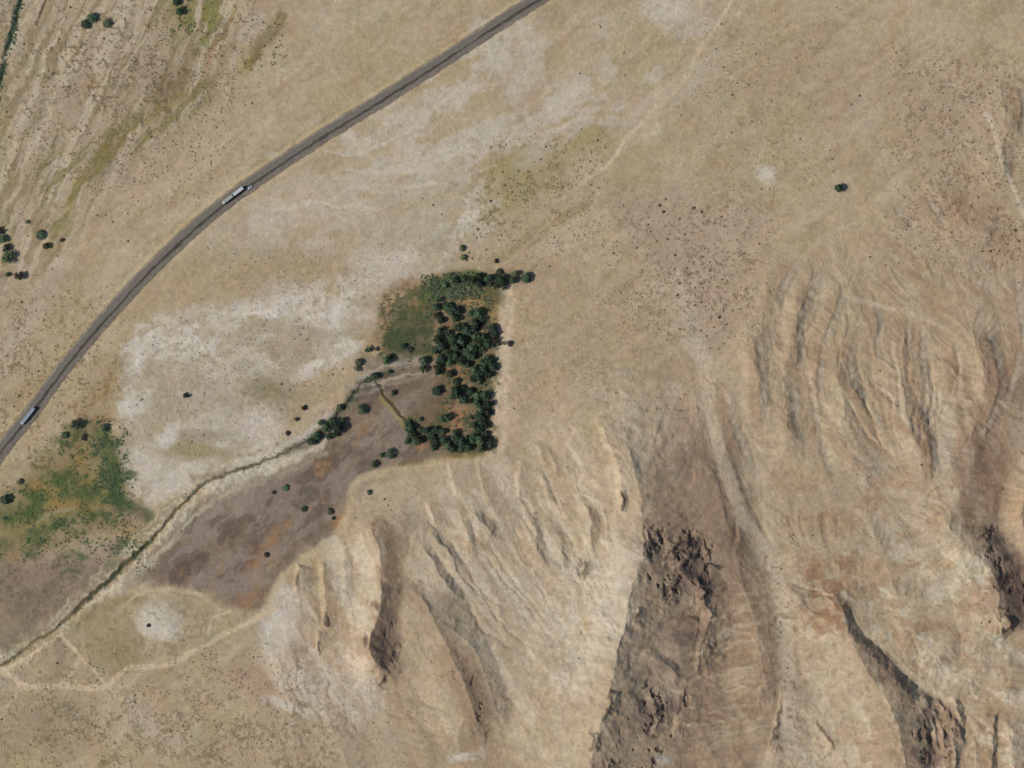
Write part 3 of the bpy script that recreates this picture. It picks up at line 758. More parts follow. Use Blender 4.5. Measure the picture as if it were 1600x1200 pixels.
# great ridge, the shade of its face and cliffs painted in dark
poly([(990, 870), (1010, 820), (1060, 790), (1130, 770), (1155, 850), (1190, 890), (1140, 930), (1120, 990), (1100, 1060), (1070, 1100), (1065, 1170), (1020, 1215), (925, 1215), (950, 1130), (962, 1040), (985, 960)],
     C(130, 110, 93), .5, 26, 1.2, 2, .5)
poly([(1060, 640), (1100, 650), (1125, 730), (1150, 800), (1150, 850), (1080, 820), (1010, 820), (1020, 740)], C(144, 124, 102), .65, 34, 1, 1.6, .3)
for x, y, a, b, an in ((1090, 900, 22, 22, 0), (1060, 900, 30, 30, 0), (1120, 915, 18, 12, 0), (1060, 980, 34, 22, 0), (1040, 1040, 24, 16, 20), (1040, 1130, 24, 30, 0), (1010, 1110, 20, 30, 0), (1085, 990, 14, 24, 0),
                       (950, 1190, 30, 12, 0), (1055, 1105, 14, 26, 0)):
    blob(x, y, a, b, C(98, 83, 76), .6, an, .85)
CR = [([(1012, 828), (1014, 850), (1002, 868)], 5), ([(1040, 842), (1056, 850), (1046, 862), (1038, 874)], 5), ([(1064, 848), (1086, 850), (1074, 866), (1066, 880), (1064, 892), (1082, 900)], 6),
      ([(1100, 880), (1128, 886)], 4), ([(1060, 905), (1048, 922), (1036, 942)], 4), ([(1094, 905), (1100, 925), (1096, 935)], 6), ([(996, 950), (990, 970)], 3), ([(952, 1078), (953, 1095), (945, 1118)], 5),
      ([(924, 1143), (927, 1155), (921, 1168)], 4), ([(1020, 1085), (1026, 1110), (1018, 1130), (1008, 1146)], 5), ([(972, 768), (974, 780), (970, 796)], 5), ([(508, 955), (511, 975)], 4), ([(499, 1003), (498, 1022)], 3.5),
      ([(573, 985), (571, 1010)], 4), ([(602, 1060), (594, 1072)], 4), ([(760, 1145), (756, 1162)], 4), ([(1148, 800), (1147, 830), (1145, 850)], 4), ([(1222, 1070), (1217, 1120), (1204, 1160)], 6),
      ([(1576, 965), (1575, 978), (1564, 985)], 5), ([(1079, 960), (1090, 965)], 4), ([(1110, 962), (1098, 1000), (1092, 1040)], 4), ([(1020, 1148), (1022, 1150)], 7), ([(466, 898), (464, 915)], 6),
      ([(1004, 1075), (1012, 1060)], 3), ([(980, 1020), (982, 1040), (975, 1060)], 2.5), ([(1020, 1190), (1024, 1186)], 6), ([(1062, 1090), (1058, 1115)], 5), ([(1110, 905), (1100, 930)], 5)]
for P, wd in CR:
    line(P, wd * .8, C(56, 48, 48), .85, 1.8, .2, 1.6, .5)  # cliff shadows drawn on as near-black lines of colour
poly([(1060, 1090), (1180, 930), (1215, 960), (1222, 1060), (1200, 1160), (1140, 1200), (1080, 1200)], C(146, 125, 100), .6, 22, mot=.5)
family([(1080, 960), (1140, 940), (1195, 930)], [(1070, 1190), (1130, 1180), (1200, 1165)], 34, lambda P, r: line(P, r.uniform(1.5, 4), r.choice([C(140, 116, 92), C(176, 158, 130), C(134, 110, 88), C(184, 170, 142)]), .5, 2.5, .3, 1, .4), 2, 21)
for x, y in ((1070, 1090), (1075, 1108), (1052, 1082), (1075, 1130)):
    blob(x, y, 9, 2.2, C(192, 176, 146), .8, 8, .2)
blob(1035, 1187, 12, 5, C(192, 182, 166), .9, 15, .1)
blob(850, 735, 10, 22, C(160, 142, 110), .4, -15)
line([(905, 840), (912, 880), (905, 930), (918, 985)], 6, C(162, 138, 92), .5, 5, .3, 1, .7)
line([(1120, 660), (1142, 760), (1150, 850)], 30, C(124, 105, 88), .5, 16)
line([(1070, 615), (1070, 650), (1062, 680)], 12, C(152, 128, 104), .4, 8)
family([(625, 795), (665, 880), (730, 960), (820, 1040), (900, 1120)], [(885, 660), (925, 730), (950, 800), (965, 870), (955, 940)], 40,
       lambda P, r: line(P, r.uniform(2, 8), r.choice([C(186, 174, 150), C(186, 174, 150), C(156, 138, 110)]), .4, 4, .7, 1, .5, .3), 5, 33)  # pale lines put west-facing light into the fan's colour
# wash
line([(1100, 560), (1112, 640), (1126, 705), (1152, 785), (1182, 845), (1214, 900), (1226, 1000), (1232, 1100), (1240, 1240)], 19, C(181, 164, 138), .95, 5, .4, 1.2, .12)
for P in ([(1108, 620), (1100, 560), (1080, 500), (1062, 440), (1050, 390)], [(1106, 610), (1096, 550), (1085, 480), (1090, 420)], [(1104, 600), (1075, 540), (1040, 480), (1020, 430)]):
    line(P, 7, C(173, 158, 136), .65, 5, .6, 1.4, .4, .15)
line([(1100, 560), (1110, 620), (1124, 690), (1150, 775), (1170, 820), (1200, 870)], 5, C(184, 168, 138), .7, 4, .25, .8, .2)
# badlands
poly([(1180, 400), (1320, 400), (1330, 470), (1300, 600), (1200, 720), (1130, 640), (1150, 520)], C(160, 142, 114), .45, 20, mot=.5)
for x, y, a, b, an, c in ((1185, 560, 12, 40, -5, BROWN), (1280, 580, 14, 40, 10, BROWN), (1525, 530, 10, 22, -20, C(160, 138, 112)), (1400, 560, 30, 60, 0, C(158, 140, 114)),
                          (1560, 600, 40, 60, 0, C(142, 116, 90)), (1545, 720, 44, 70, 0, C(118, 95, 77)), (1520, 800, 26, 60, 0, C(116, 98, 82)), (1440, 690, 14, 40, -10, C(134, 104, 80)),  # darkest browns paint in the shade near the right edge
                          (1480, 700, 18, 60, -5, C(176, 164, 142)), (1360, 650, 20, 50, -30, C(162, 138, 108)), (1260, 790, 40, 30, 0, C(160, 138, 112)), (1300, 820, 50, 24, 0, C(160, 138, 112)),
                          (1420, 800, 50, 60, 10, C(172, 160, 136)), (1260, 720, 36, 60, 0, C(164, 148, 118)), (1270, 890, 30, 14, 10, C(146, 118, 92)), (1290, 960, 24, 24, 0, C(148, 120, 92)),
                           (1480, 920, 40, 8, 0, C(160, 138, 112)), (1460, 975, 26, 8, -10, C(140, 112, 84)), (1540, 930, 30, 30, 0, C(164, 134, 108)),
                          (1470, 1030, 60, 30, 10, C(186, 174, 148)), (1300, 1050, 40, 60, -15, C(182, 166, 134)), (1500, 880, 60, 20, 0, C(168, 146, 114)), (1420, 940, 50, 30, 0, C(176, 160, 130)),
                          (1520, 1000, 40, 10, 15, C(160, 138, 112)), (1585, 1090, 40, 20, 10, C(174, 155, 122)), (1585, 1160, 20, 30, 20, C(186, 174, 150)), (1560, 1090, 26, 16, 0, C(172, 150, 118)),
                          (1590, 800, 20, 40, 0, C(168, 138, 106)), (1520, 1150, 14, 60, 0, C(168, 150, 122)), (1535, 1150, 10, 50, 0, C(150, 118, 88)), (1360, 380, 40, 20, 0, C(162, 138, 108)),
                          (1380, 440, 34, 24, 0, C(150, 132, 104)), (1500, 330, 40, 30, 0, C(156, 130, 102)), (1430, 330, 12, 26, -30, C(154, 128, 104))):
    blob(x, y, a, b, c, .62, an, .4)
poly([(1550, 790), (1562, 810), (1582, 850), (1610, 880), (1620, 960), (1580, 990), (1560, 930), (1535, 890), (1530, 850)], C(98, 82, 72), .8, 8, .5, 1.4, .4)  # deep shade of the hollow, put into the ground colour
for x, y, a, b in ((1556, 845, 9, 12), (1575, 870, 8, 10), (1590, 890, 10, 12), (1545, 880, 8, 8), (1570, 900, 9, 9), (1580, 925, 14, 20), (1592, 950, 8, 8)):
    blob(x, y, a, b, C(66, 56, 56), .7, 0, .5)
poly([(1322, 930), (1340, 975), (1378, 1018), (1420, 1060), (1450, 1092), (1490, 1110), (1500, 1200), (1440, 1200), (1400, 1110), (1370, 1060), (1330, 1000)], C(134, 112, 92), .6, 16, .8, 2, .5)  # shade of the east slope painted in as brown
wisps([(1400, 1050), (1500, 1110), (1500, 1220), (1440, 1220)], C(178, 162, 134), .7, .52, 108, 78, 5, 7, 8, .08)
line([(1316, 925), (1338, 972), (1378, 1010), (1422, 1050), (1458, 1082), (1510, 1100)], 5, C(188, 174, 144), .6, 4, .15, .7)  # lit rim above the shaded slope, painted pale
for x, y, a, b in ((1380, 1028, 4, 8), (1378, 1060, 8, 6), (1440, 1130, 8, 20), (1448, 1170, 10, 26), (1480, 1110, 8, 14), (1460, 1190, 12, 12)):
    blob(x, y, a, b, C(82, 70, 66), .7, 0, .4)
LRP = [(1240, 900), (1320, 900), (1400, 860), (1540, 860), (1570, 980), (1620, 1010), (1620, 1220), (1520, 1220), (1500, 1110), (1420, 1050), (1330, 940)]
wisps(LRP, C(188, 176, 150), .75, .50, 96, 30, 1.8, 24, 14, .1)
wisps(LRP, C(152, 127, 98), .6, .54, 98, 20, 2.0, 20, 14, .1)
wisps([(1240, 960), (1300, 960), (1400, 1140), (1430, 1230), (1250, 1230)], C(184, 171, 144), .6, .48, 100, 70, 2.4, 26, 14, .1)
wisps([(1200, 740), (1400, 700), (1500, 820), (1480, 900), (1240, 900)], C(158, 132, 103), .6, .50, 102, 10, 2.0, 26, 20, .1)
wisps([(1250, 870), (1330, 870), (1330, 990), (1260, 990)], C(136, 104, 78), .7, .47, 104, 60, 1.2, 12, 12, .08)
wisps([(1500, 560), (1590, 560), (1570, 800), (1470, 900)], C(126, 102, 82), .6, .46, 106, 80, 3, 18, 16, .1)  # shade by the right edge, streaked in as brown
line([(1320, 465), (1380, 480), (1435, 495), (1480, 515)], 5, C(178, 164, 138), .7, 4)
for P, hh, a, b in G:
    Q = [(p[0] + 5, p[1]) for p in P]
    line([(p[0] + 9, p[1]) for p in P], 5, C(182, 167, 142), .7, 4, .3, .8, .3, .2)  # lit right wall of each gully painted pale
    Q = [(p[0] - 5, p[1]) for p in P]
    line([(p[0] - 6, p[1]) for p in P], 12, C(142, 119, 95), .5 + hh * .03, 8, .5, 1, .3, .2)  # shaded left wall of each gully painted brown
line([(1240, 913), (1260, 922), (1300, 924)], 3, C(106, 88, 66), .7, 2)
line([(1230, 905), (1300, 930)], 3, C(186, 170, 138), .6, 2)
line([(1275, 1125), (1290, 1148), (1303, 1170)], 3, C(138, 108, 82), .6, 2)

# lower left: tracks, mound
poly([(60, 1000), (180, 940), (330, 930), (390, 970), (320, 1010), (180, 1060), (60, 1070)], C(156, 142, 112), .7, 14, mot=.3)
poly([(140, 960), (200, 960), (230, 1040), (180, 1055), (130, 1020)], C(138, 123, 90), .7, 12, mot=.3)
line([(120, 975), (165, 945), (215, 935)], 12, C(134, 120, 82), .6, 7, .6, 1, .4)
line([(210, 925), (250, 918), (300, 922), (330, 945), (360, 955)], 4, C(170, 154, 120), .6, 4)
blob(250, 972, 40, 30, C(182, 174, 154), 1, 15, .2, 5)
blob(240, 975, 26, 20, C(186, 178, 160), .6, 15, .2, 4)
line([(190, 945), (222, 926), (262, 920), (305, 928), (338, 948), (345, 968)], 4, C(178, 161, 130), .8, 2.5, .5, .8, .2)
line([(203, 965), (212, 985), (225, 1005)], 6, C(132, 110, 86), .6, 4)
line([(205, 960), (225, 945), (260, 930)], 5, C(170, 152, 122), .5, 4)
blob(65, 1030, 36, 24, C(156, 136, 108), .6)
line([(92, 1000), (98, 1030), (85, 1065)], 10, C(136, 118, 94), .6, 6)
for P, wd in (([(-30, 1040), (0, 1046), (20, 1058), (45, 1074), (90, 1073), (140, 1076), (168, 1072)], 7), ([(168, 1072), (185, 1055), (205, 1043), (250, 1042), (290, 1025), (340, 995), (400, 968), (430, 950)], 6),
              ([(168, 1072), (185, 1085), (205, 1100), (225, 1120)], 4), ([(95, 992), (108, 1005), (124, 1028), (115, 1045), (106, 1068)], 4), ([(124, 1028), (140, 1040), (158, 1060), (166, 1070)], 2.6),
              ([(325, 990), (330, 970), (345, 962), (360, 955)], 2.6), ([(30, 1070), (20, 1095), (0, 1110)], 3), ([(0, 1046), (40, 1028), (90, 992)], 3)):
    line(P, wd * 1.15, C(186, 168, 138), .95, 2.2, .35, .7, .1)
poly([(200, 1090), (235, 1100), (245, 1140), (300, 1160), (270, 1170), (210, 1130)], C(170, 156, 136), .7, 10)
poly([(-60, 1090), (120, 1085), (160, 1120), (140, 1180), (-60, 1200)], C(140, 125, 98), .6, 20, mot=.5)
poly([(20, 1180), (60, 1165), (80, 1200), (40, 1230)], C(164, 148, 108), .7, 9)
blob(160, 1195, 14, 14, C(164, 150, 108), .7)
blob(190, 1196, 14, 4, C(176, 166, 146), .7)
line([(60, 1110), (80, 1150)], 14, C(126, 112, 90), .5, 8)

blob(425, 608, 42, 20, C(128, 120, 90), .75, 10, .5)
blob(300, 707, 62, 10, C(142, 132, 96), .8, 5, .4)
blob(455, 640, 20, 30, C(138, 122, 98), .6, 10, .5)
blob(310, 682, 36, 12, C(140, 128, 108), .6, 0, .6)
blob(300, 625, 80, 18, C(158, 147, 124), .6, -8, .5)
# litter and low dead tufts: soft brown specks, thick in some fields
SP = vn(U + WC * 2, V + WD * 2, 5.2, 40)
SP2 = vn(U + WD * 2, V + WC * 2, 3.6, 43)


def speck(pts, col, alpha, th=.66, soft=40):
    sl2, mk = region(pts, soft)
    c_ = np.maximum(sst(SP[sl2], th, th + .16), .7 * sst(SP2[sl2], th + .04, th + .18)) * mk * sst(N2[sl2] + (N3[sl2] - .5) * .3, .40, .56)
    put(sl2, c_, col, alpha)


speck([(-40, -40), (400, -40), (340, 150), (220, 240), (120, 330), (-40, 460)], C(112, 98, 74), .55)
speck([(80, 60), (320, 40), (310, 160), (180, 230), (90, 220)], C(112, 98, 76), .5, .64)
speck([(200, 140), (320, 100), (280, 200), (180, 220)], C(108, 98, 68), .5, .58)
speck([(-40, 480), (140, 430), (150, 540), (60, 680), (-40, 760)], C(118, 98, 64), .6, .6)
speck([(90, 560), (190, 540), (180, 680), (110, 690)], C(116, 94, 60), .6, .58, 16)
speck([(740, 220), (940, 200), (900, 300), (740, 420), (700, 400)], C(114, 104, 66), .6, .6)
speck([(1060, 20), (1300, 20), (1320, 300), (1100, 330)], C(126, 112, 82), .4, .67)
speck([(930, 290), (1210, 310), (1190, 500), (1130, 570), (1040, 470)], C(108, 92, 76), .5, .62)
speck([(1360, 60), (1640, 60), (1640, 460), (1460, 400)], C(116, 94, 74), .5, .62)
speck([(-40, 1080), (500, 1060), (560, 1240), (-40, 1240)], C(114, 100, 76), .6, .58)
speck([(60, 990), (200, 930), (340, 930), (380, 980), (180, 1060), (60, 1060)], C(116, 104, 72), .5, .6, 20)
speck([(780, 430), (1100, 420), (1100, 640), (780, 660)], C(128, 112, 84), .45, .62)
speck([(180, 500), (600, 380), (560, 600), (260, 760)], C(138, 124, 98), .45, .62)
speck([(1130, 380), (1560, 420), (1560, 800), (1200, 760)], C(130, 108, 82), .35, .62)
speck([(-60, 860), (180, 860), (90, 970), (-60, 1020)], C(84, 86, 62), .5, .62, 16)
speck([(-60, 700), (200, 660), (230, 840), (-60, 880)], C(66, 78, 44), .6, .58, 20)
speck([(600, 450), (700, 430), (690, 550), (600, 550)], C(70, 76, 46), .6, .56, 10)
speck([(1090, 560), (1130, 600), (1180, 820), (1245, 920), (1250, 1220), (1215, 1220), (1200, 900), (1140, 800)], C(128, 110, 86), .5, .60, 12)
speck([(440, 760), (1000, 640), (960, 1000), (800, 1200), (440, 1200)], C(134, 116, 90), .35, .68, 30)
speck([(1200, 800), (1600, 700), (1620, 1220), (1220, 1220)], C(122, 98, 76), .4, .66, 30)
# bare rock of the ledges, darkened to paint in the cliff shade
k = (CRAG * .62)[..., None]
A[:] = A * (1 - k) + C(76, 64, 60) * k
A *= (1 + sw * (RILL * .030 + RILL2 * .045))[..., None]
# fine grain everywhere
N4 = fbm(U, V, 14, 21, 3, .65)
N5 = fbm(U, V, 22, 22, 3, .6)
N6 = fbm(U, V, 11, 23, 3, .6)
N7 = fbm(U, V, 3.2, 24, 1)
A *= (1 + (N3 - .5) * .26 + (N7 - .5) * .14 + (N2 - .5) * .14 + (N4 - .5) * .16)[..., None]
A[..., 0] *= 1 + (N5 - .5) * .10
A[..., 2] *= 1 + (N6 - .5) * .18
A[..., 1] *= 1 + (N6 - .5) * .06
A[..., 0] *= 1.02
A[..., 1] *= .992
A[..., 2] *= .985
A[:] = np.clip(A, 0.01, 0.8)

# ------------------------------------------------------------------ ground mesh
FLAT = sst(U * .6 + V * .8, 500, 1000)
k = 1 - sst(np.minimum(np.minimum(U + 900, 2500 - U), np.minimum(V + 900, 2100 - V)), 0, 700)
H = (H * (1 - k)).astype(np.float32)
me = bpy.data.meshes.new("desert_ground")
co = np.empty((NV, NU, 3), np.float32)
co[..., 0] = (U - 800) * PX
co[..., 1] = (600 - V) * PX
co[..., 2] = H
idx = np.arange(NV * NU, dtype=np.int32).reshape(NV, NU)
f = np.stack([idx[:-1, :-1], idx[1:, :-1], idx[1:, 1:], idx[:-1, 1:]], -1).reshape(-1)
nf = len(f) // 4
me.vertices.add(NV * NU)
me.vertices.foreach_set("co", co.reshape(-1))
me.loops.add(len(f))
me.loops.foreach_set("vertex_index", f)
me.polygons.add(nf)
me.polygons.foreach_set("loop_start", np.arange(0, len(f), 4, dtype=np.int32))
me.update(calc_edges=True)
me.polygons.foreach_set("use_smooth", np.ones(nf, bool))
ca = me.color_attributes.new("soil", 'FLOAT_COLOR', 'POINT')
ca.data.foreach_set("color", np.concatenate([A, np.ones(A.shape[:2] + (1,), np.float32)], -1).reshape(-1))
ground = bpy.data.objects.new("desert_ground", me)
COL.objects.link(ground)
ground["kind"] = "structure"


def gz(u, v):
    i = min(max(int(np.searchsorted(gu, u)) - 1, 0), NU - 2)
    j = min(max(int(np.searchsorted(gv, v)) - 1, 0), NV - 2)
    a, b = (u - gu[i]) / (gu[i + 1] - gu[i]), (v - gv[j]) / (gv[j + 1] - gv[j])
    return float(H[j, i] * (1 - a) * (1 - b) + H[j, i + 1] * a * (1 - b) + H[j + 1, i] * (1 - a) * b + H[j + 1, i + 1] * a * b)


def mat(name, base=None, rough=.95, attr=None, n1=None, spec=.1, metal=0, bump=None):
    """principled; colour = attribute or constant, multiplied by object-space noise (scale, low, high)"""
    m_ = bpy.data.materials.new(name)
    m_.use_nodes = True
    t = m_.node_tree
    b = t.nodes["Principled BSDF"]
    b.inputs["Roughness"].default_value = rough
    b.inputs["Specular IOR Level"].default_value = spec
    b.inputs["Metallic"].default_value = metal
    if attr:
        a = t.nodes.new("ShaderNodeAttribute")
        a.attribute_name = attr
        src = a.outputs["Color"]
    else:
        a = t.nodes.new("ShaderNodeRGB")
        a.outputs[0].default_value = (*[float(q) for q in base], 1)
        src = a.outputs[0]
    geo = t.nodes.new("ShaderNodeNewGeometry")
    for sc, lo, hi in (n1 or []):
        n = t.nodes.new("ShaderNodeTexNoise")
        n.inputs["Scale"].default_value = sc
        n.inputs["Detail"].default_value = 3
        t.links.new(geo.outputs["Position"], n.inputs["Vector"])
        r = t.nodes.new("ShaderNodeMapRange")
        r.inputs["From Min"].default_value = .3
        r.inputs["From Max"].default_value = .7
        r.inputs["To Min"].default_value = lo
        r.inputs["To Max"].default_value = hi
        t.links.new(n.outputs["Fac"], r.inputs["Value"])
        v_ = t.nodes.new("ShaderNodeVectorMath")
        v_.operation = 'SCALE'
        t.links.new(src, v_.inputs[0])
        t.links.new(r.outputs[0], v_.inputs["Scale"])
        src = v_.outputs[0]
    t.links.new(src, b.inputs["Base Color"])
    if bump:
        n = t.nodes.new("ShaderNodeTexNoise")
        n.inputs["Scale"].default_value = bump[0]
        n.inputs["Detail"].default_value = 4
        t.links.new(geo.outputs["Position"], n.inputs["Vector"])
        bn = t.nodes.new("ShaderNodeBump")
        bn.inputs["Distance"].default_value = bump[1]
        bn.inputs["Strength"].default_value = 1
        t.links.new(n.outputs["Fac"], bn.inputs["Height"])
        t.links.new(bn.outputs[0], b.inputs["Normal"])
    return m_


me.materials.append(mat("desert_soil", attr="soil", n1=[(.9, .93, 1.07), (.22, .95, 1.05)], bump=(.6, .35), spec=.05))


def obj(name, mesh, material=None, parent=None, loc=None):
    o = bpy.data.objects.new(name, mesh)
    COL.objects.link(o)
    if material and not mesh.materials:
        mesh.materials.append(material)
    if parent:
        o.parent = parent
    if loc:
        o.location = loc
    return o


def tag(o, label, cat, group=None):
    o["label"] = label
    o["category"] = cat
    if group:
        o["group"] = group
    return o


def thing(name, label, cat, loc, rz=0, group=None, sc=1):
    o = bpy.data.objects.new(name, None)
    COL.objects.link(o)
    o.location = loc
    o.rotation_euler = (0, 0, rz)
    o.scale = (sc, sc, sc)
    return tag(o, label, cat, group)


# ------------------------------------------------------------------ the highway
def strip(name, a, b, z, col, n1, zo=None, wob=0.0, fray=0.0, z2=None):
    """ribbon along ROAD between lateral offsets a..b (metres, + = south-east)"""
    P = np.array([W(*p) for p in ROAD])
    Q = [P[0]]
    for p, q in zip(P[:-1], P[1:]):
        n = max(1, int(np.hypot(*(q - p)) / 1.2))
        Q += [p + (q - p) * (i + 1) / n for i in range(n)]
    Q = np.array(Q)
    T = np.gradient(Q, axis=0)
    T /= np.hypot(*T.T)[:, None]
    R = np.stack([T[:, 1], -T[:, 0]], 1)
    bm = bmesh.new()
    prev = None
    rr = random.Random(hash(name) % 1000 if False else len(name))
    ja = jb = 0.0
    for i, (q, r) in enumerate(zip(Q, R)):
        ja = ja * .8 + rr.uniform(-fray, fray)
        jb = jb * .8 + rr.uniform(-fray, fray)
        row = []
        offs = [a + ja, b + jb]
        zs = [z, z if z2 is None else z2]
        for o_, zz in zip(offs, zs):
            p = q + r * o_
            row.append(bm.verts.new((p[0], p[1], zz)))
        if prev:
            bm.faces.new((prev[0], prev[1], row[1], row[0]))
        prev = row
    m_ = bpy.data.meshes.new(name)
    bmesh.ops.recalc_face_normals(bm, faces=bm.faces)
    bm.to_mesh(m_)
    bm.free()
    o = obj(name, m_, mat(name + "_surface", col, n1=n1, spec=.2, rough=.9))
    o["kind"] = "structure"
    return o


def embankment():
    P = np.array([W(*p) for p in ROAD])
    Q = [P[0]]
    for p, q in zip(P[:-1], P[1:]):
        n = max(1, int(np.hypot(*(q - p)) / 1.5))
        Q += [p + (q - p) * (i + 1) / n for i in range(n)]
    Q = np.array(Q)
    T = np.gradient(Q, axis=0)
    T /= np.hypot(*T.T)[:, None]
    R = np.stack([T[:, 1], -T[:, 0]], 1)
    bm = bmesh.new()
    prev = None
    rr = random.Random(5)
    j = [0, 0]
    for q, r in zip(Q, R):
        j = [x * .5 + rr.uniform(-.32, .32) for x in j]
        prof = [(-7.0 + j[0] * 1.5, -.9), (-5.4 + j[0], .55), (5.2 + j[1], .55), (6.9 + j[1] * 1.5, -.9)]
        row = [bm.verts.new((q[0] + r[0] * o_, q[1] + r[1] * o_, zz)) for o_, zz in prof]
        if prev:
            for k_ in range(3):
                bm.faces.new((prev[k_], prev[k_ + 1], row[k_ + 1], row[k_]))
        prev = row
    m_ = bpy.data.meshes.new("road_embankment")
    bmesh.ops.recalc_face_normals(bm, faces=bm.faces)
    bm.to_mesh(m_)
    bm.free()
    o = obj("road_embankment", m_, mat("gravel_shoulder", C(128, 116, 101), n1=[(1.2, .78, 1.22), (.15, .88, 1.12)], bump=(2, .1)))
    o["kind"] = "structure"


embankment()
strip("road", -4.6, 3.6, .556, C(110, 102, 93), [(1.4, .86, 1.14), (.25, .92, 1.08)], fray=.12)
strip("road_seam", -.1, 1.9, .561, C(74, 67, 60), [(.9, .78, 1.25), (.12, .82, 1.18)], fray=.30)
strip("road_edge_dust", -5.3, -4.3, .5655, C(134, 122, 104), [(.8, .8, 1.2), (.2, .85, 1.15)], fray=.3)
strip("road_edge_dust", 3.2, 4.9, .5655, C(112, 101, 91), [(.8, .8, 1.2), (.2, .85, 1.15)], fray=.35)


# ------------------------------------------------------------------ vehicles
def bm_obj(name, bm, material, parent, loc=None):
    bmesh.ops.recalc_face_normals(bm, faces=bm.faces)
    m_ = bpy.data.meshes.new(name)
    bm.to_mesh(m_)
    bm.free()
    return obj(name, m_, material, parent, loc)


def box(bm, x0, x1, y0, y1, z0, z1, bev=0.0, taper=0.0):
    vs = []
    for z, t in ((z0, 0), (z1, taper)):
        for x, y in ((x0 + t, y0 + t), (x1 - t, y0 + t), (x1 - t, y1 - t), (x0 + t, y1 - t)):
            vs.append(bm.verts.new((x, y, z)))
    F = [(0, 3, 2, 1), (4, 5, 6, 7), (0, 1, 5, 4), (1, 2, 6, 5), (2, 3, 7, 6), (3, 0, 4, 7)]
    fs = [bm.faces.new([vs[i] for i in q]) for q in F]
    if bev:
        bmesh.ops.bevel(bm, geom=list({e for q in fs for e in q.edges}), offset=bev, segments=2, affect='EDGES')


def prism(bm, prof, y0, y1):
    a = [bm.verts.new((x, y0, z)) for x, z in prof]
    b = [bm.verts.new((x, y1, z)) for x, z in prof]
    bm.faces.new(a)
    bm.faces.new(b[::-1])
    for i in range(len(prof)):
        bm.faces.new((a[i], b[i], b[(i + 1) % len(prof)], a[(i + 1) % len(prof)]))


def wheel(name, parent, x, y, r, wd):
    bm = bmesh.new()
    n = 20
    rings = []
    for yy, rr in ((-wd / 2, r * .55), (-wd / 2, r * .93), (-wd / 2 + .05, r), (wd / 2 - .05, r), (wd / 2, r * .93), (wd / 2, r * .55)):
        rings.append([bm.verts.new((x + rr * math.cos(2 * math.pi * i / n), y + yy, r + rr * math.sin(2 * math.pi * i / n))) for i in range(n)])
    for a, b in zip(rings[:-1], rings[1:]):
        for i in range(n):
            bm.faces.new((a[i], a[(i + 1) % n], b[(i + 1) % n], b[i]))
    t = bm_obj("wheel", bm, M_TYRE, parent)
    bm = bmesh.new()
    for yy in (-wd / 2 + .03, wd / 2 - .03):
        bm.faces.new([bm.verts.new((x + r * .56 * math.cos(2 * math.pi * i / n), y + yy, r + r * .56 * math.sin(2 * math.pi * i / n))) for i in range(n)])
    bm_obj("rim", bm, M_STEEL, t)


M_TYRE = mat("tyre_rubber", (.02, .02, .02), .8)
M_STEEL = mat("steel", (.35, .35, .36), .4, metal=.6)
M_WHITE = mat("white_paint", (.44, .45, .46), .4, n1=[(1.5, .9, 1.1)], spec=.4)
M_GREEN = mat("pale_green_paint", (.30, .34, .27), .5, n1=[(1.5, .9, 1.1)], spec=.3)
M_BLUE = mat("blue_grey_paint", (.25, .29, .33), .5, n1=[(1.2, .88, 1.1)], spec=.3)
M_GREY = mat("grey_paint", (.30, .30, .28), .5, n1=[(1.5, .9, 1.1)], spec=.3)
M_DARK = mat("dark_chassis", (.04, .04, .045), .6)
M_GLASS = mat("dark_glass", (.02, .025, .03), .1, spec=.5)
M_RED = mat("red_lens", (.35, .02, .02), .3)
M_LAMP = mat("clear_lens", (.6, .6, .58), .2, spec=.5)


def on_road(u, v, off=0.0):
    """nearest road point to (u, v), its travel direction, shifted off metres south-east"""
    P = np.array([W(*p) for p in ROAD])
    q = np.array(W(u, v))
    best = None
    for a, b in zip(P[:-1], P[1:]):
        t = np.clip(((q - a) @ (b - a)) / ((b - a) @ (b - a)), 0, 1)
        p = a + t * (b - a)
        dd = np.hypot(*(q - p))
        if best is None or dd < best[0]:
            tt = (b - a) / np.hypot(*(b - a))
            best = (dd, p, tt)
    _, p, t = best
    r = np.array([t[1], -t[0]])
    p = p + r * off
    return (float(p[0]), float(p[1]), .575), math.atan2(t[1], t[0])


def tractor(root, paint):
    # x forward; origin under the cab rear
    bm = bmesh.new()
    prism(bm, [(-1.0, 1.0), (1.25, 1.0), (1.42, 1.6), (1.25, 2.9), (.9, 3.05), (-1.0, 3.05)], -1.2, 1.2)
    bmesh.ops.bevel(bm, geom=list(bm.edges), offset=.07, segments=2, affect='EDGES')
    cab = bm_obj("cab", bm, paint, root)
    bm = bmesh.new()
    prism(bm, [(1.40, 1.75), (1.47, 1.75), (1.31, 2.72), (1.24, 2.72)], -1.02, 1.02)
    bm_obj("windscreen", bm, M_GLASS, cab)
    bm = bmesh.new()
    prism(bm, [(-1.0, 3.05), (.8, 3.05), (-1.0, 3.7)], -1.1, 1.1)
    bm_obj("wind_deflector", bm, paint, root)
    for s in (-1, 1):
        bm = bmesh.new()
        box(bm, 1.38, 1.50, s * .95 - .16, s * .95 + .16, 1.1, 1.32, .03)
        bm_obj("headlight", bm, M_LAMP, root)
        bm = bmesh.new()
        box(bm, 1.0, 1.12, s * 1.38 - .12, s * 1.38 + .12, 1.9, 2.6, .03)
        bm_obj("mirror", bm, M_DARK, root)
        wheel("wheel", root, .6, s * 1.05, .5, .3)
        wheel("wheel", root, -2.6, s * .98, .5, .5)
    bm = bmesh.new()
    box(bm, -3.6, 1.2, -.5, .5, .55, 1.0, .04)
    bm_obj("chassis", bm, M_DARK, root)


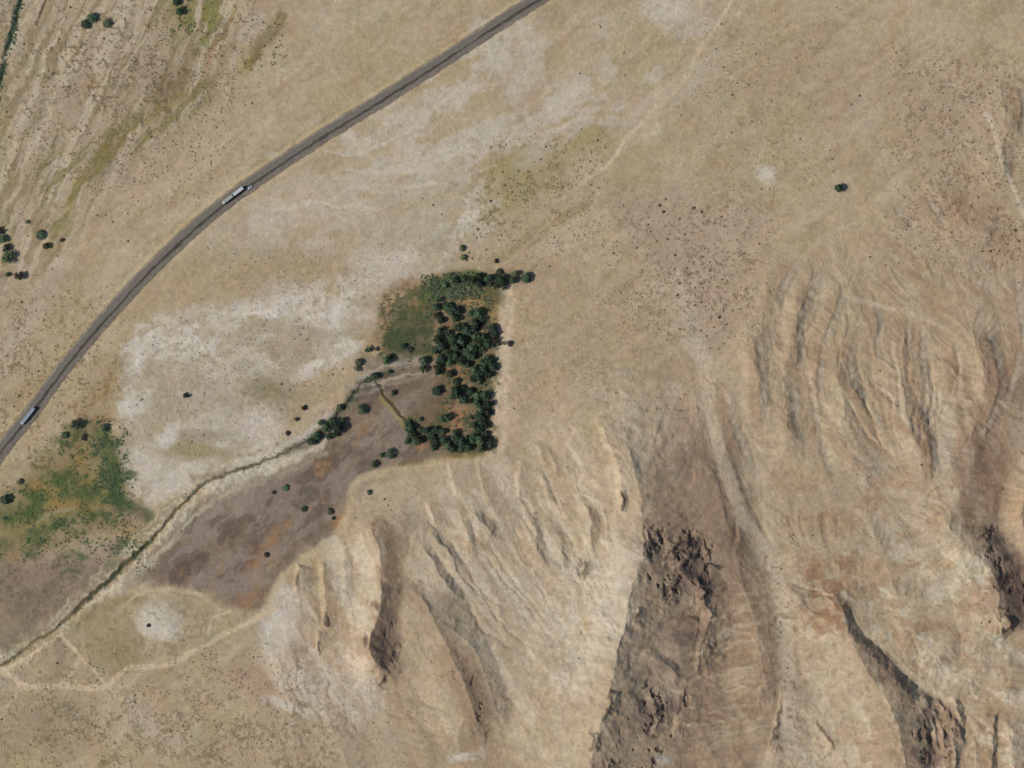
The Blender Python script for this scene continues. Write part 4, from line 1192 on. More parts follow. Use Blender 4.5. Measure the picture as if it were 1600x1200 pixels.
def trailer(root, x0, L, paint, hgt=3.9, tarp=False, name="trailer"):
    """box body from x0 backwards (towards -x)"""
    bm = bmesh.new()
    box(bm, x0 - L, x0, -1.27, 1.27, 1.15, hgt, .06)
    tr = bm_obj(name, bm, paint, root)
    bm = bmesh.new()
    n = int(L / 1.2)
    for i in range(n):
        x = x0 - L + (i + .5) * L / n
        box(bm, x - .05, x + .05, -1.22, 1.22, hgt - .02, hgt + (.09 if tarp else .05))
    bm_obj("roof_ribs", bm, paint, tr)["label"] = "row of ribs across the trailer roof"
    bm = bmesh.new()
    box(bm, x0 - L - .05, x0 - L + .0, -1.15, 1.15, 1.25, hgt - .15)
    bm_obj("rear_door", bm, M_GREY, tr)
    for s in (-1, 1):
        bm = bmesh.new()
        box(bm, x0 - L - .09, x0 - L - .04, s * 1.05 - .12, s * 1.05 + .12, .95, 1.15)
        bm_obj("tail_light", bm, M_RED, tr)
        for k_ in range(2 if L < 9 else 3):
            wheel("wheel", root, x0 - L + 1.3 + 1.25 * k_, s * 1.02, .48, .38)
    bm = bmesh.new()
    box(bm, x0 - L + .3, x0 - .5, -.45, .45, .75, 1.15)
    bm_obj("chassis", bm, M_DARK, root)


# truck with two boxes heading south-west
loc, ang = on_road(360, 312, -.9)
t = thing("articulated_truck", "long truck pulling a pale green box and a white box along the road", "truck", loc, ang + math.pi)
tractor(t, M_GREY)
trailer(t, -1.3 + 0, 7.2, M_GREEN)
trailer(t, -9.4, 9.4, M_WHITE, 4.0)
bm = bmesh.new()
box(bm, -9.6, -8.3, -.15, .15, .8, 1.0)
bm_obj("drawbar", bm, M_DARK, t)
t.location.x, t.location.y = on_road(352, 319, -.9)[0][:2]


def pickup(label, u, v, off, paint, flip=False):
    loc, ang = on_road(u, v, off)
    r = thing("pickup_truck", label, "pickup", loc, ang + (math.pi if flip else 0))
    bm = bmesh.new()
    prism(bm, [(-2.6, .5), (2.55, .5), (2.65, .75), (2.55, 1.02), (1.3, 1.12), (-2.6, 1.12)], -.95, .95)
    bmesh.ops.bevel(bm, geom=list(bm.edges), offset=.06, segments=2, affect='EDGES')
    bm_obj("body", bm, paint, r)
    bm = bmesh.new()
    prism(bm, [(-.9, 1.1), (1.35, 1.1), (.65, 1.75), (-.7, 1.78)], -.85, .85)
    bmesh.ops.bevel(bm, geom=list(bm.edges), offset=.06, segments=2, affect='EDGES')
    c_ = bm_obj("cab", bm, paint, r)
    bm = bmesh.new()
    prism(bm, [(1.27, 1.2), (1.33, 1.2), (.78, 1.7), (.72, 1.7)], -.74, .74)
    bm_obj("windscreen", bm, M_GLASS, c_)
    bm = bmesh.new()
    box(bm, -2.5, -1.05, -.78, .78, 1.115, 1.14)
    bm_obj("cargo_bed", bm, M_DARK, r)
    for s in (-1, 1):
        bm = bmesh.new()
        box(bm, 2.5, 2.64, s * .72 - .15, s * .72 + .15, .78, .95, .02)
        bm_obj("headlight", bm, M_LAMP, r)
        for x in (1.65, -1.6):
            wheel("wheel", r, x, s * .83, .37, .24)


pickup("small white pickup just behind the long truck in the other lane", 390, 295, 1.9, M_WHITE)
loc, ang = on_road(38, 658, -.3)
t = thing("semi_truck", "blue grey semi truck near the left edge of the photo", "truck", on_road(36, 661, -.3)[0], ang + math.pi)
tractor(t, M_BLUE)
trailer(t, -1.2, 13.4, M_BLUE, 4.0, True)


# ------------------------------------------------------------------ plants
def leaf_mat(name, c, lo=.6, hi=1.45):
    m_ = mat(name, c, .75, n1=[(.45, lo, hi), (2.2, .8, 1.2)], spec=.15)
    t = m_.node_tree
    oi = t.nodes.new("ShaderNodeObjectInfo")
    b = t.nodes["Principled BSDF"]
    link = b.inputs["Base Color"].links[0]
    r = t.nodes.new("ShaderNodeMapRange")
    r.inputs["To Min"].default_value = .6
    r.inputs["To Max"].default_value = 1.5
    t.links.new(oi.outputs["Random"], r.inputs["Value"])
    v_ = t.nodes.new("ShaderNodeVectorMath")
    v_.operation = 'SCALE'
    t.links.new(link.from_socket, v_.inputs[0])
    t.links.new(r.outputs[0], v_.inputs["Scale"])
    t.links.new(v_.outputs[0], b.inputs["Base Color"])
    return m_


M_LEAF = [leaf_mat("dark_foliage", (.056, .084, .052)), leaf_mat("green_foliage", (.076, .118, .060)), leaf_mat("olive_foliage", (.100, .112, .056)), leaf_mat("brown_foliage", (.055, .048, .038))]
M_BARK = mat("bark", (.12, .09, .06), .9)


def quads_mesh(name, cen, size, out=None, r=None):
    """many little leaf clump faces"""
    n = len(cen)
    r = r or rng
    if out is None:
        out = np.tile([0, 0, 1.0], (n, 1))
    nn = out / (np.linalg.norm(out, axis=1)[:, None] + 1e-6) + r.normal(size=(n, 3)) * .38
    nn /= np.linalg.norm(nn, axis=1)[:, None]
    a = np.cross(nn, r.normal(size=(n, 3)))
    a /= np.linalg.norm(a, axis=1)[:, None] + 1e-9
    b = np.cross(nn, a)
    b /= np.linalg.norm(b, axis=1)[:, None]
    s = size * r.uniform(.6, 1.4, (n, 1))
    v_ = np.stack([cen - a * s, cen - b * s * .7, cen + a * s, cen + b * s * .7], 1).reshape(-1, 3)
    m_ = bpy.data.meshes.new(name)
    m_.vertices.add(4 * n)
    m_.vertices.foreach_set("co", v_.astype(np.float32).reshape(-1))
    m_.loops.add(4 * n)
    m_.loops.foreach_set("vertex_index", np.arange(4 * n, dtype=np.int32))
    m_.polygons.add(n)
    m_.polygons.foreach_set("loop_start", np.arange(0, 4 * n, 4, dtype=np.int32))
    m_.update(calc_edges=True)
    return m_


def tube(bm, p0, p1, r0, r1, n=7):
    p0, p1 = Vector(p0), Vector(p1)
    q = (p1 - p0).to_track_quat('Z', 'Y')
    A_ = [bm.verts.new(p0 + q @ Vector((r0 * math.cos(2 * math.pi * i / n), r0 * math.sin(2 * math.pi * i / n), 0))) for i in range(n)]
    B_ = [bm.verts.new(p1 + q @ Vector((r1 * math.cos(2 * math.pi * i / n), r1 * math.sin(2 * math.pi * i / n), 0))) for i in range(n)]
    for i in range(n):
        bm.faces.new((A_[i], A_[(i + 1) % n], B_[(i + 1) % n], B_[i]))


def tree_meshes(k_, rad=3.5, hgt=5.6):
    r = np.random.default_rng(50 + k_)
    # clumps spread through a lumpy crown
    nc = [20, 15, 24, 18, 22, 44, 17, 40][k_]
    rad = rad * [1, .9, 1.02, 1, .96, .98, 1, 1][k_]
    cl = []
    for i in range(nc):
        th = r.uniform(0, 2 * math.pi)
        rr = rad * .74 * math.sqrt(r.uniform(0, 1))
        zz = hgt * .36 + (1 - (rr / rad) ** 2) * r.uniform(.0, .5) * hgt
        cl.append((rr * math.cos(th) * r.uniform(.8, 1.15), rr * math.sin(th), zz, rad * r.uniform(.24, .42)))
    cen, outs = [], []
    for x, y, z, s in cl:
        d_ = r.normal(size=(64, 3))
        d_ /= np.linalg.norm(d_, axis=1)[:, None]
        if k_ in (5, 7):      # full round crown
            th, rr = r.uniform(0, 2 * math.pi), rad * math.sqrt(r.uniform(0, .8))
            x, y, z, s = rr * math.cos(th) * .93, rr * math.sin(th) * .93, hgt * (.14 + .62 * math.sqrt(max(0, 1 - (rr / rad) ** 2))), rad * .3
        cen.append(np.array([x, y, z]) + d_ * s * r.uniform(.75, 1.08, (64, 1)) * np.array([1, 1, .8]))
        outs.append(d_ + np.array([0, 0, .25]))
    cen = np.concatenate(cen)
    outv = np.concatenate(outs) + cen * np.array([.30, .30, 0])
    crown = quads_mesh("crown", cen, .32, outv, r=r)
    bm = bmesh.new()
    top = (r.uniform(-.3, .3), r.uniform(-.3, .3), hgt * .45)
    tube(bm, (0, 0, -.6), top, .26, .17)
    for x, y, z, s in cl[:9]:
        tube(bm, top, (x, y, z), .13, .03, 5)
    trunk = bpy.data.meshes.new("trunk")
    bm.to_mesh(trunk)
    bm.free()
    trunk.materials.append(M_BARK)
    return crown, trunk


TREES = []
for k_ in range(8):
    cr, tk = tree_meshes(k_)
    row = []
    for mi in range(4):
        c2 = cr.copy()
        c2.name = "crown"
        c2.materials.append(M_LEAF[mi])
        row.append(c2)
    TREES.append((row, tk))


def plant_tree(u, v, r, tone, label, group=None, name="tree", cat="tree"):
    crowns, tk = random.choice(TREES) if 'round' not in label else TREES[5]
    x, y = W(u, v)
    s = r * PX / 3.3
    t = thing(name, label, cat, (x, y, gz(u, v)), random.uniform(0, 6.28), group, s * random.uniform(.95, 1.08))
    t.scale.z = s * random.uniform(.9, 1.5) * (1.0 if r > 5 else .9)
    obj("crown", crowns[tone], None, t)
    obj("trunk", tk, None, t)
    return t


ORD = ["first", "second", "third", "fourth", "fifth", "sixth", "seventh", "eighth", "ninth", "tenth", "eleventh", "twelfth", "thirteenth", "fourteenth", "fifteenth", "sixteenth",
       "seventeenth", "eighteenth", "nineteenth", "twentieth", "twenty-first", "twenty-second", "twenty-third", "twenty-fourth", "twenty-fifth", "twenty-sixth", "twenty-seventh",
       "twenty-eighth", "twenty-ninth", "thirtieth", "thirty-first", "thirty-second", "thirty-third", "thirty-fourth", "thirty-fifth"]
TONE = ["dark green", "green", "olive", "brownish"]
CLUMPS = {
    "the row along the grove's top edge": [(712, 438, 7, 0), (724, 436, 6, 1), (737, 439, 7, 1), (749, 432, 6, 0), (748, 444, 7, 0), (763, 436, 8, 0), (765, 445, 5, 1), (775, 447, 5, 2),
                                           (783, 439, 8, 1), (787, 448, 5, 0), (803, 429, 7, 2), (801, 438, 5, 0), (822, 434, 7, 1), (756, 440, 4, 1), (695, 446, 5, 1)],
    "the grove's top left clump": [(686, 468, 6, 0), (681, 481, 6, 0), (700, 481, 7, 1), (708, 488, 8, 0), (717, 486, 6, 0), (711, 497, 6, 1), (683, 493, 5, 3), (694, 476, 4, 0), (689, 500, 5, 0)],
    "the grove's upper right clump": [(746, 489, 8, 1), (751, 498, 7, 0), (743, 505, 7, 0), (735, 490, 5, 1), (723, 509, 6, 0), (729, 517, 7, 0), (716, 512, 6, 1), (740, 514, 6, 0), (752, 508, 4, 3)],
    "the clump jutting right from the grove": [(768, 512, 6, 0), (773, 521, 7, 0), (774, 531, 6, 3), (768, 538, 6, 1)],
    "the broad middle clump of the grove": [(688, 519, 8, 0), (683, 530, 8, 1), (689, 541, 8, 0), (680, 547, 6, 0), (708, 530, 7, 1), (720, 533, 8, 0), (712, 542, 7, 0), (753, 528, 9, 1), (759, 536, 8, 1),
                                            (745, 537, 8, 2), (738, 544, 8, 1), (752, 546, 7, 0), (731, 550, 8, 1), (722, 549, 6, 3), (711, 556, 7, 1), (700, 555, 7, 0), (703, 566, 7, 1), (722, 564, 8, 1),
                                            (736, 557, 8, 1), (730, 569, 5, 0), (690, 560, 7, 0), (684, 571, 7, 0), (685, 581, 6, 1), (700, 520, 5, 0), (742, 527, 6, 1)],
    "the pair left of the grove": [(662, 564, 6, 0), (661, 577, 6, 1)],
    "the grove's middle right clump": [(764, 563, 7, 1), (756, 566, 7, 1), (770, 574, 6, 0), (756, 577, 8, 1), (749, 586, 8, 0), (741, 578, 6, 1), (739, 591, 6, 0), (762, 586, 7, 0),
                                                            (749, 596, 5, 2)],
    "the grove's open lower middle": [(703, 584, 6, 2), (712, 597, 6, 0), (683, 612, 8, 0), (712, 611, 7, 0), (708, 620, 6, 0), (722, 607, 5, 1), (735, 612, 6, 0), (725, 626, 8, 0),
                                                        (717, 618, 6, 1), (745, 618, 6, 1), (757, 619, 7, 1), (745, 629, 7, 1), (751, 639, 7, 1), (761, 632, 7, 0), (747, 648, 7, 1), (762, 644, 5, 3)],
    "the clump above the grove's bottom row": [(699, 652, 7, 0), (690, 655, 6, 1), (752, 655, 8, 0), (740, 665, 7, 1), (756, 665, 7, 0), (747, 671, 6, 1), (737, 652, 4, 0)],
    "the block at the grove's bottom edge": [(638, 660, 5, 0), (640, 668, 7, 0), (643, 679, 7, 0), (638, 689, 6, 1), (649, 690, 7, 1), (656, 688, 6, 3), (656, 672, 5, 2), (665, 672, 6, 0), (672, 681, 7, 0),
                                             (681, 672, 7, 0), (690, 675, 7, 0), (680, 691, 8, 0), (692, 688, 8, 0), (700, 695, 8, 1), (711, 688, 8, 0), (711, 677, 6, 0), (722, 690, 8, 0), (730, 698, 7, 0),
                                             (721, 702, 6, 0), (706, 703, 6, 1), (678, 700, 5, 0), (735, 689, 7, 1), (741, 682, 6, 0), (750, 690, 9, 1), (752, 701, 8, 1), (763, 692, 7, 0), (767, 698, 5, 3),
                                             (758, 680, 6, 0)],
    "the clump of trees beside the creek": [(488, 690, 8, 0), (496, 681, 7, 1), (510, 669, 9, 1), (520, 660, 7, 0), (529, 669, 8, 0), (536, 657, 5, 0), (501, 661, 5, 1), (513, 681, 6, 0), (523, 678, 5, 0)],
}
for cname, L_ in CLUMPS.items():
    L_ = sorted(L_)
    for i, (u, v, r, tn) in enumerate(L_):
        lab = f"{ORD[i]} tree from the left in {cname}, {TONE[tn]}"
        if len(L_) == 2:
            lab = ["upper tree of ", "lower tree of "][v > 570] + cname + ", " + TONE[tn]
        plant_tree(u, v, r * 1.04, tn, lab, "trees of the oasis grove" if "creek" not in cname else "trees beside the creek")

SINGLES = [(1310, 295, 6.4, 1, "round dark green tree standing alone on the plain at upper right"),
           (64, 367, 7.5, 0, "round dark tree alone above the olive bushes at the left edge"),
           (72, 385, 5, 2, "small olive tree below the round dark tree near the left edge"),
           (291, 618, 5.5, 3, "lone dark bush in the middle of the white salt flat"),
           (8, 780, 7, 0, "dark tree at the left edge beside the green meadow"),
           (609, 709, 8, 0, "large dark tree on bare soil below left of the grove"),
           (596, 711, 4, 1, "small green tree touching the left side of the large dark tree"),
           (585, 725, 6, 2, "olive tree on the grass strip below the large dark tree"),
           (565, 640, 8, 0, "dark spreading tree on bare soil between creek and grove"),
           (615, 614, 4.5, 0, "small dark tree by the side stream left of the grove"),
           (604, 562, 8, 1, "broad green tree where the creek leaves the reed bed"),
           (611, 557, 5, 0, "dark small tree behind the broad green tree near the reed bed"),
           (561, 566, 6, 2, "upper of two olive trees at the edge of the salt flat"),
           (558, 576, 5, 2, "lower of two olive trees at the edge of the salt flat"),
           (575, 546, 6, 0, "dark tree at the left tip of the reed bed"),
           (589, 545, 4, 3, "brownish bush right of the dark tree at the reed bed tip"),
           (631, 541, 5, 0, "dark tree standing in the lower edge of the reed bed"),
           (640, 547, 5, 3, "brownish bush at the lower edge of the reed bed"),
           (586, 588, 6, 0, "dark tree on the creek bank where the side stream joins"),
           (607, 581, 4, 1, "small green tree beside the upper creek"),
           (530, 637, 5, 2, "olive tree on the creek bank above the creek clump"),
           (446, 762, 5, 1, "greenish bush on the dark soil below the creek"),
           (428, 769, 3.6, 3, "brownish bush left of the greenish bush on dark soil"),
           (475, 796, 5.5, 0, "dark bush alone on the dark soil flat"),
           (516, 799, 5.5, 2, "olive bush near the rusty edge of the dark soil"),
           (521, 809, 3.6, 0, "small dark bush below the olive bush by the rusty soil"),
           (416, 867, 4, 3, "dark bush near the lower end of the dark soil"),
           (577, 769, 4, 0, "dark bush on the pale spur right of the dark soil"),
           (475, 637, 4, 3, "upper brown bush between salt flat and creek clump"),
           (463, 655, 4, 3, "middle brown bush between salt flat and creek clump"),
           (450, 677, 3.6, 3, "lower brown bush between salt flat and creek clump"),
           (33, 752, 4, 3, "brown bush above the green meadow by the left edge"),
           (7, 810, 3.4, 0, "small dark bush in the meadow below the dark edge tree"),
           (135, 38, 7, 0, "lower left dark bush of the three near the top left"),
           (145, 28, 8, 0, "largest dark bush of the three near the top left"),
           (168, 38, 8, 2, "right hand dark bush of the three near the top left"),
           (276, 4, 5.5, 0, "dark tree at the top edge of the photo on green ground"),
           (280, 18, 7, 1, "green tree just below the dark tree at the top edge"),
           (30, 431, 7.5, 3, "brown black tree at the right end of the left edge row"),
           (12, 429, 3.4, 0, "tiny black tree left of the brown black tree"),
           (13, 403, 10, 1, "largest green tree of the row at the left edge"),
           (10, 388, 7, 0, "dark tree just above the largest green edge tree"),
           (5, 374, 6, 1, "green tree second from the top of the left edge row"),
           (1, 361, 5.5, 3, "brownish tree topmost in the left edge row"),
           (97, 375, 4, 3, "small brown bush right of the small olive tree near left edge"),
           (43, 347, 3.4, 2, "small olive bush above left of the round dark tree"),
           (162, 668, 7, 0, "dark green tree at the top of the green meadow strip"),
           (118, 664, 8, 0, "dark green tree at the upper left of the meadow"),
           (102, 680, 6, 0, "dark green bush below left of the meadow's upper left tree"),
           (132, 684, 5, 3, "dark bush between the two meadow trees"),
           (770, 631, 3.4, 0, "upper tiny dark bush on sand right of the grove"),
           (769, 646, 3.4, 0, "lower tiny dark bush on sand right of the grove"),
           (778, 537, 4, 2, "olive bush leftmost in the short row right of the grove"),
           (787, 536, 4, 2, "middle olive bush in the short row right of the grove"),
           (797, 537, 4.4, 3, "brown bush rightmost in the short row right of the grove"),
           (657, 655, 3.6, 0, "tiny dark tree above the left end of the bottom block"),
           (722, 388, 5, 2, "round olive bush on pale sand above the grove"),
           (724, 402, 4.6, 2, "olive bush below the round olive bush above the grove"),
           (775, 408, 3.6, 3, "small brown bush on sand above the grove's top row"),
           (705, 429, 4.4, 2, "olive bush leftmost along the upper fringe of the grove"),
           (780, 425, 5, 2, "olive bush on the upper fringe of the grove's top row"),
           (232, 977, 3.0, 3, "tiny black bush on the pale round mound at lower left")]
for u, v, r, tn, lab in SINGLES:
    bush = "bush" in lab
    t = plant_tree(u, v, r, tn, lab, None, "bush" if bush else "tree", "bush" if bush else "tree")
    if bush:
        t.scale.z *= .6


# small desert shrubs: dome-shaped twiggy clumps
def shrub_mesh(k_):
    r = np.random.default_rng(80 + k_)
    d_ = r.normal(size=(90, 3))
    d_[:, 2] = np.abs(d_[:, 2])
    d_ /= np.linalg.norm(d_, axis=1)[:, None]
    cen = d_ * r.uniform(.5, 1.0, (90, 1)) * np.array([1, 1, .75])
    m_ = quads_mesh("shrub", cen, .24, d_, r=r)
    return m_


M_SHRUB = [leaf_mat("brown_twigs", (.17, .138, .088)), leaf_mat("olive_twigs", (.155, .14, .072)), leaf_mat("dark_twigs", (.085, .07, .052)), leaf_mat("rusty_twigs", (.17, .118, .08))]
SHR = [[shrub_mesh(k_ * 4 + j) for j in range(3)] for k_ in range(4)]
for k_ in range(4):
    for m_ in SHR[k_]:
        m_.materials.append(M_SHRUB[k_])


def shrub(u, v, r, tone, label, group):
    o = obj("shrub", random.choice(SHR[tone]))
    x, y = W(u, v)
    o.location = (x, y, gz(u, v) - .05)
    s = r * PX
    o.scale = (s * random.uniform(.85, 1.15), s, s * .6)
    o.rotation_euler = (0, 0, random.uniform(0, 6.28))
    tag(o, label, "shrub", group)


# read off the photograph: (u, v, r)
FAN = [(1040, 311, 3), (1031, 321, 3.5), (1037, 331, 3.5), (1084, 325, 4), (1096, 331, 3.5), (1062, 341, 2.6), (1013, 340, 2.6), (1013, 351, 2.4), (1105, 345, 2.4), (1127, 339, 2.6), (1132, 354, 2.6),
       (1116, 349, 2), (1040, 353, 2.4), (1046, 366, 2.4), (1043, 374, 3), (1071, 366, 2.2), (1016, 362, 2), (1026, 377, 2.6), (1055, 399, 3.2), (1011, 399, 2.6), (995, 387, 2.4), (959, 396, 2.8),
       (1097, 401, 2.6), (1186, 381, 3), (1084, 409, 2.2), (1075, 410, 2), (1073, 419, 3), (1109, 410, 2.4), (1055, 419, 2), (1109, 423, 3), (1075, 430, 2.6), (1029, 429, 2.2), (1003, 426, 2.4),
       (998, 433, 2.2), (1062, 443, 3), (1078, 444, 2.2), (1086, 449, 2.8), (1098, 450, 2.4), (1128, 437, 2.6), (1144, 430, 2.4), (1059, 461, 3.4), (1086, 462, 2.2), (1086, 477, 3), (1095, 472, 2.2),
       (1102, 479, 2.2), (1158, 449, 2.4), (1147, 461, 2.4), (1157, 462, 2.4), (1130, 485, 2.4), (1144, 485, 2.2), (1157, 483, 2.4), (1124, 496, 3.8), (1135, 507, 3), (1095, 516, 2.8), (1104, 525, 2.8),
       (1062, 514, 2.4), (1115, 511, 2.4), (1117, 521, 2.2), (1109, 544, 2.8), (1123, 545, 2.6), (1131, 537, 2.2), (1137, 528, 2), (1152, 425, 2), (1172, 421, 2.4), (1197, 383, 2), (1126, 413, 2),
       (1163, 410, 1.8), (1140, 376, 2), (1148, 352, 2), (1153, 350, 1.8), (1120, 448, 1.8), (1035, 447, 1.8), (974, 320, 2), (944, 316, 2), (902, 375, 2), (943, 385, 1.8), (859, 416, 3), (838, 415, 2),
       (1014, 389, 2), (1095, 361, 2), (1163, 437, 1.8), (1137, 395, 1.8), (1166, 452, 2.2), (1150, 475, 2), (1137, 470, 1.8), (1110, 499, 1.8), (1119, 388, 1.8), (990, 371, 1.8), (1060, 360, 1.8), (1029, 345, 1.8)]
OTH = [("shrubs of the upper left plain", "brown shrub dotted over the plain at upper left, beyond the road", 0,
        [(83, 115, 3), (38, 68, 2.6), (36, 77, 2.4), (236, 16, 3), (257, 23, 2.6), (188, 63, 2.6), (241, 88, 3), (93, 61, 2.4), (102, 67, 2.4), (239, 127, 3), (220, 163, 3.6), (228, 137, 2.4), (10, 175, 3),
         (14, 214, 3), (60, 202, 2.6), (51, 150, 2.2), (42, 121, 2.2), (305, 178, 3), (338, 199, 3), (236, 214, 2.6), (394, 161, 3), (367, 73, 2.8), (346, 100, 3), (225, 232, 2.4), (257, 232, 2.2),
         (205, 240, 2.4), (193, 242, 2.2), (270, 220, 2), (140, 208, 2.4), (100, 275, 2.6), (7, 275, 2.6), (50, 293, 2.2), (147, 236, 2.4), (68, 122, 2), (110, 11, 3), (92, 17, 2.6), (60, 35, 2.4),
         (176, 182, 2.2), (162, 60, 3), (128, 85, 2.2), (150, 60, 2), (120, 58, 2.2), (90, 95, 2), (270, 120, 2.4), (260, 108, 2.4), (250, 122, 2.6), (282, 96, 2.4), (290, 84, 2.2), (230, 100, 2.2), (205, 112, 2.4)]),
       ("shrubs by the left bend of the road", "brown shrub on yellow ground between left edge and road", 0,
        [(176, 347, 3), (152, 336, 3), (165, 336, 2.6), (44, 369, 2.4), (34, 472, 3), (28, 513, 3), (25, 527, 1.8), (10, 556, 3), (84, 463, 2.6), (90, 400, 2.4), (82, 420, 2.4), (65, 322, 2.6), (116, 507, 2.6),
         (199, 334, 2), (200, 377, 3.4), (60, 580, 3), (30, 618, 4), (22, 635, 3), (6, 660, 3), (45, 600, 3), (129, 352, 2)]),
       ("olive shrubs above the grove", "olive shrub on the green tinted slope above the grove", 1,
        [(767, 314, 3.4), (766, 330, 2.4), (753, 343, 3), (747, 358, 3), (751, 370, 2.4), (745, 372, 2.4), (762, 350, 2.4), (780, 350, 2.4), (784, 368, 2), (853, 229, 3), (845, 249, 2.4), (810, 267, 3),
         (860, 228, 2.4), (835, 253, 2), (934, 219, 3.2), (946, 231, 2.6), (924, 238, 2.6), (940, 253, 2.6), (922, 252, 2.6), (909, 202, 2), (825, 268, 2), (778, 303, 2.6), (790, 290, 2.6), (800, 300, 2.4),
         (772, 280, 2.4), (808, 292, 2.4), (785, 268, 2.2), (760, 365, 2.2), (733, 395, 3), (738, 404, 2.6), (730, 407, 2.6), (760, 390, 3), (820, 318, 2.6), (806, 306, 2), (677, 320, 3), (690, 335, 2.4), (660, 310, 2)]),
       ("shrubs of the upper right plain", "tiny brown shrub dotted over the plain at upper right", 0,
        [(1131, 105, 3), (1127, 38, 3), (1160, 67, 2.4), (1119, 76, 2.4), (1144, 148, 3), (1181, 84, 2.8), (1182, 127, 2.6), (1170, 133, 2.6), (1152, 130, 2.2), (1093, 185, 2.2), (1143, 207, 2.2), (938, 42, 3),
         (937, 38, 2), (975, 20, 2.4), (975, 82, 2.2), (906, 115, 2.4), (977, 118, 2.2), (1343, 150, 3), (1330, 163, 2.4), (1395, 67, 2.6), (1400, 82, 2.4), (1407, 102, 2.6), (1297, 235, 2.4), (1300, 249, 2.4),
         (1375, 232, 2.4), (1208, 244, 2.4), (1200, 92, 2.4), (1230, 40, 2.4), (1307, 11, 2.4), (1250, 217, 2.4), (1190, 296, 2.6), (1203, 295, 2), (1202, 344, 2), (1359, 402, 3.2), (1383, 415, 2.6),
         (1219, 172, 2), (1244, 90, 2), (1362, 155, 1.8), (1064, 180, 2), (1025, 242, 2), (1160, 163, 2), (1176, 190, 2), (1025, 55, 2)]),
       ("reddish shrubs at the right edge", "reddish brown shrub on the rusty slope at the right edge", 3,
        [(1484, 173, 3), (1520, 222, 2.8), (1546, 146, 3), (1557, 126, 2.6), (1518, 146, 2.4), (1535, 272, 3.2), (1513, 279, 2.6), (1556, 288, 2.4), (1558, 328, 2.4), (1585, 360, 4), (1576, 343, 3),
         (1590, 320, 2.6), (1573, 382, 3), (1560, 393, 3), (1573, 393, 2.6), (1546, 393, 4), (1534, 393, 2.6), (1591, 377, 2.6), (1592, 388, 2.6), (1516, 322, 2.6), (1528, 309, 2.4), (1566, 347, 2.4),
         (1490, 214, 2.4), (1500, 205, 2), (1470, 200, 2), (1460, 170, 2), (1530, 240, 2.4), (1514, 200, 2.4), (1540, 250, 2), (1487, 320, 2), (1500, 300, 2), (1522, 382, 2.2), (1565, 413, 2.4), (1590, 442, 2.4), (1580, 405, 2)]),
       ("shrubs on the salt flat", "small grey brown shrub at the edge of the white salt flat", 0,
        [(422, 403, 2), (469, 523, 3), (474, 513, 2.4), (460, 530, 2.6), (480, 530, 2.4), (214, 632, 2.4), (222, 624, 3), (318, 680, 3), (300, 690, 2.6), (310, 672, 2), (205, 660, 2.4), (282, 650, 2.2),
         (520, 585, 2.6), (536, 576, 2.4), (440, 600, 3), (452, 610, 2.6), (290, 772, 2.4), (282, 830, 2.6), (440, 640, 2), (470, 600, 2)]),
       ("shrubs of the lower left slope", "small brown shrub on the slope below the dirt tracks", 0,
        [(150, 1135, 3), (287, 1133, 3), (268, 1143, 2.4), (316, 1022, 2.6), (329, 1022, 2.4), (212, 1085, 2.6), (230, 1072, 2.4), (152, 1063, 2.6), (62, 1050, 3.6), (90, 1036, 3), (72, 1016, 2.4),
         (100, 1010, 2.4), (3, 1124, 3), (50, 1110, 2.6), (20, 1090, 3), (360, 1001, 2.2), (345, 1005, 2.2), (370, 1122, 2.4), (330, 1170, 2.6), (300, 1150, 2.4), (270, 1110, 2), (200, 1120, 2),
         (250, 1090, 2), (95, 1120, 2.4), (120, 1140, 2.4), (110, 1160, 2.4), (180, 1160, 2.4), (240, 1180, 2.2), (390, 1150, 2.2), (60, 1140, 2.4)]),
       ("shrubs on the hill slopes", "lone small shrub on the bare pale hillside", 0,
        [(1035, 696, 2.2), (791, 920, 2.4), (792, 927, 2), (905, 1027, 2.6), (899, 1037, 2), (886, 730, 2.6), (1062, 806, 3), (1077, 770, 2.2), (803, 638, 2.4), (920, 647, 2), (1062, 624, 2.6),
         (1438, 726, 3), (1357, 745, 3), (1337, 740, 2.4), (1543, 970, 3.6), (1531, 972, 2.6), (1217, 971, 2.4), (1204, 975, 2.4), (1218, 987, 2.4), (1230, 1000, 2), (1229, 1042, 2.4), (1256, 1065, 2.4),
         (1237, 1067, 2), (1254, 1120, 2), (1317, 1156, 2.2), (1268, 836, 2.6), (1238, 835, 2.4), (1374, 580, 2.6), (1388, 575, 2), (1400, 560, 2), (601, 780, 3), (607, 790, 2.6), (611, 797, 2.4), (640, 780, 2), (555, 810, 3),
         (452, 1040, 2), (416, 1020, 2), (560, 1030, 2), (1205, 885, 2), (1212, 875, 2), (1220, 888, 2.4)])]
n_sh = len(FAN)
PEND = []
for g, lab, tn, L_ in OTH:
    for u, v, r in L_:
        n_sh += 1
        if n_sh > 298 and r < 2.3:
            continue
        PEND.append((u, v, r * .75, tn, lab, g))


for u, v, r in FAN:
    PEND.append((u, v, r * .78, 2 if r > 3 else 0, "dark" if r > 3 else "brown", "shrubs of the pinkish gravel fan"))
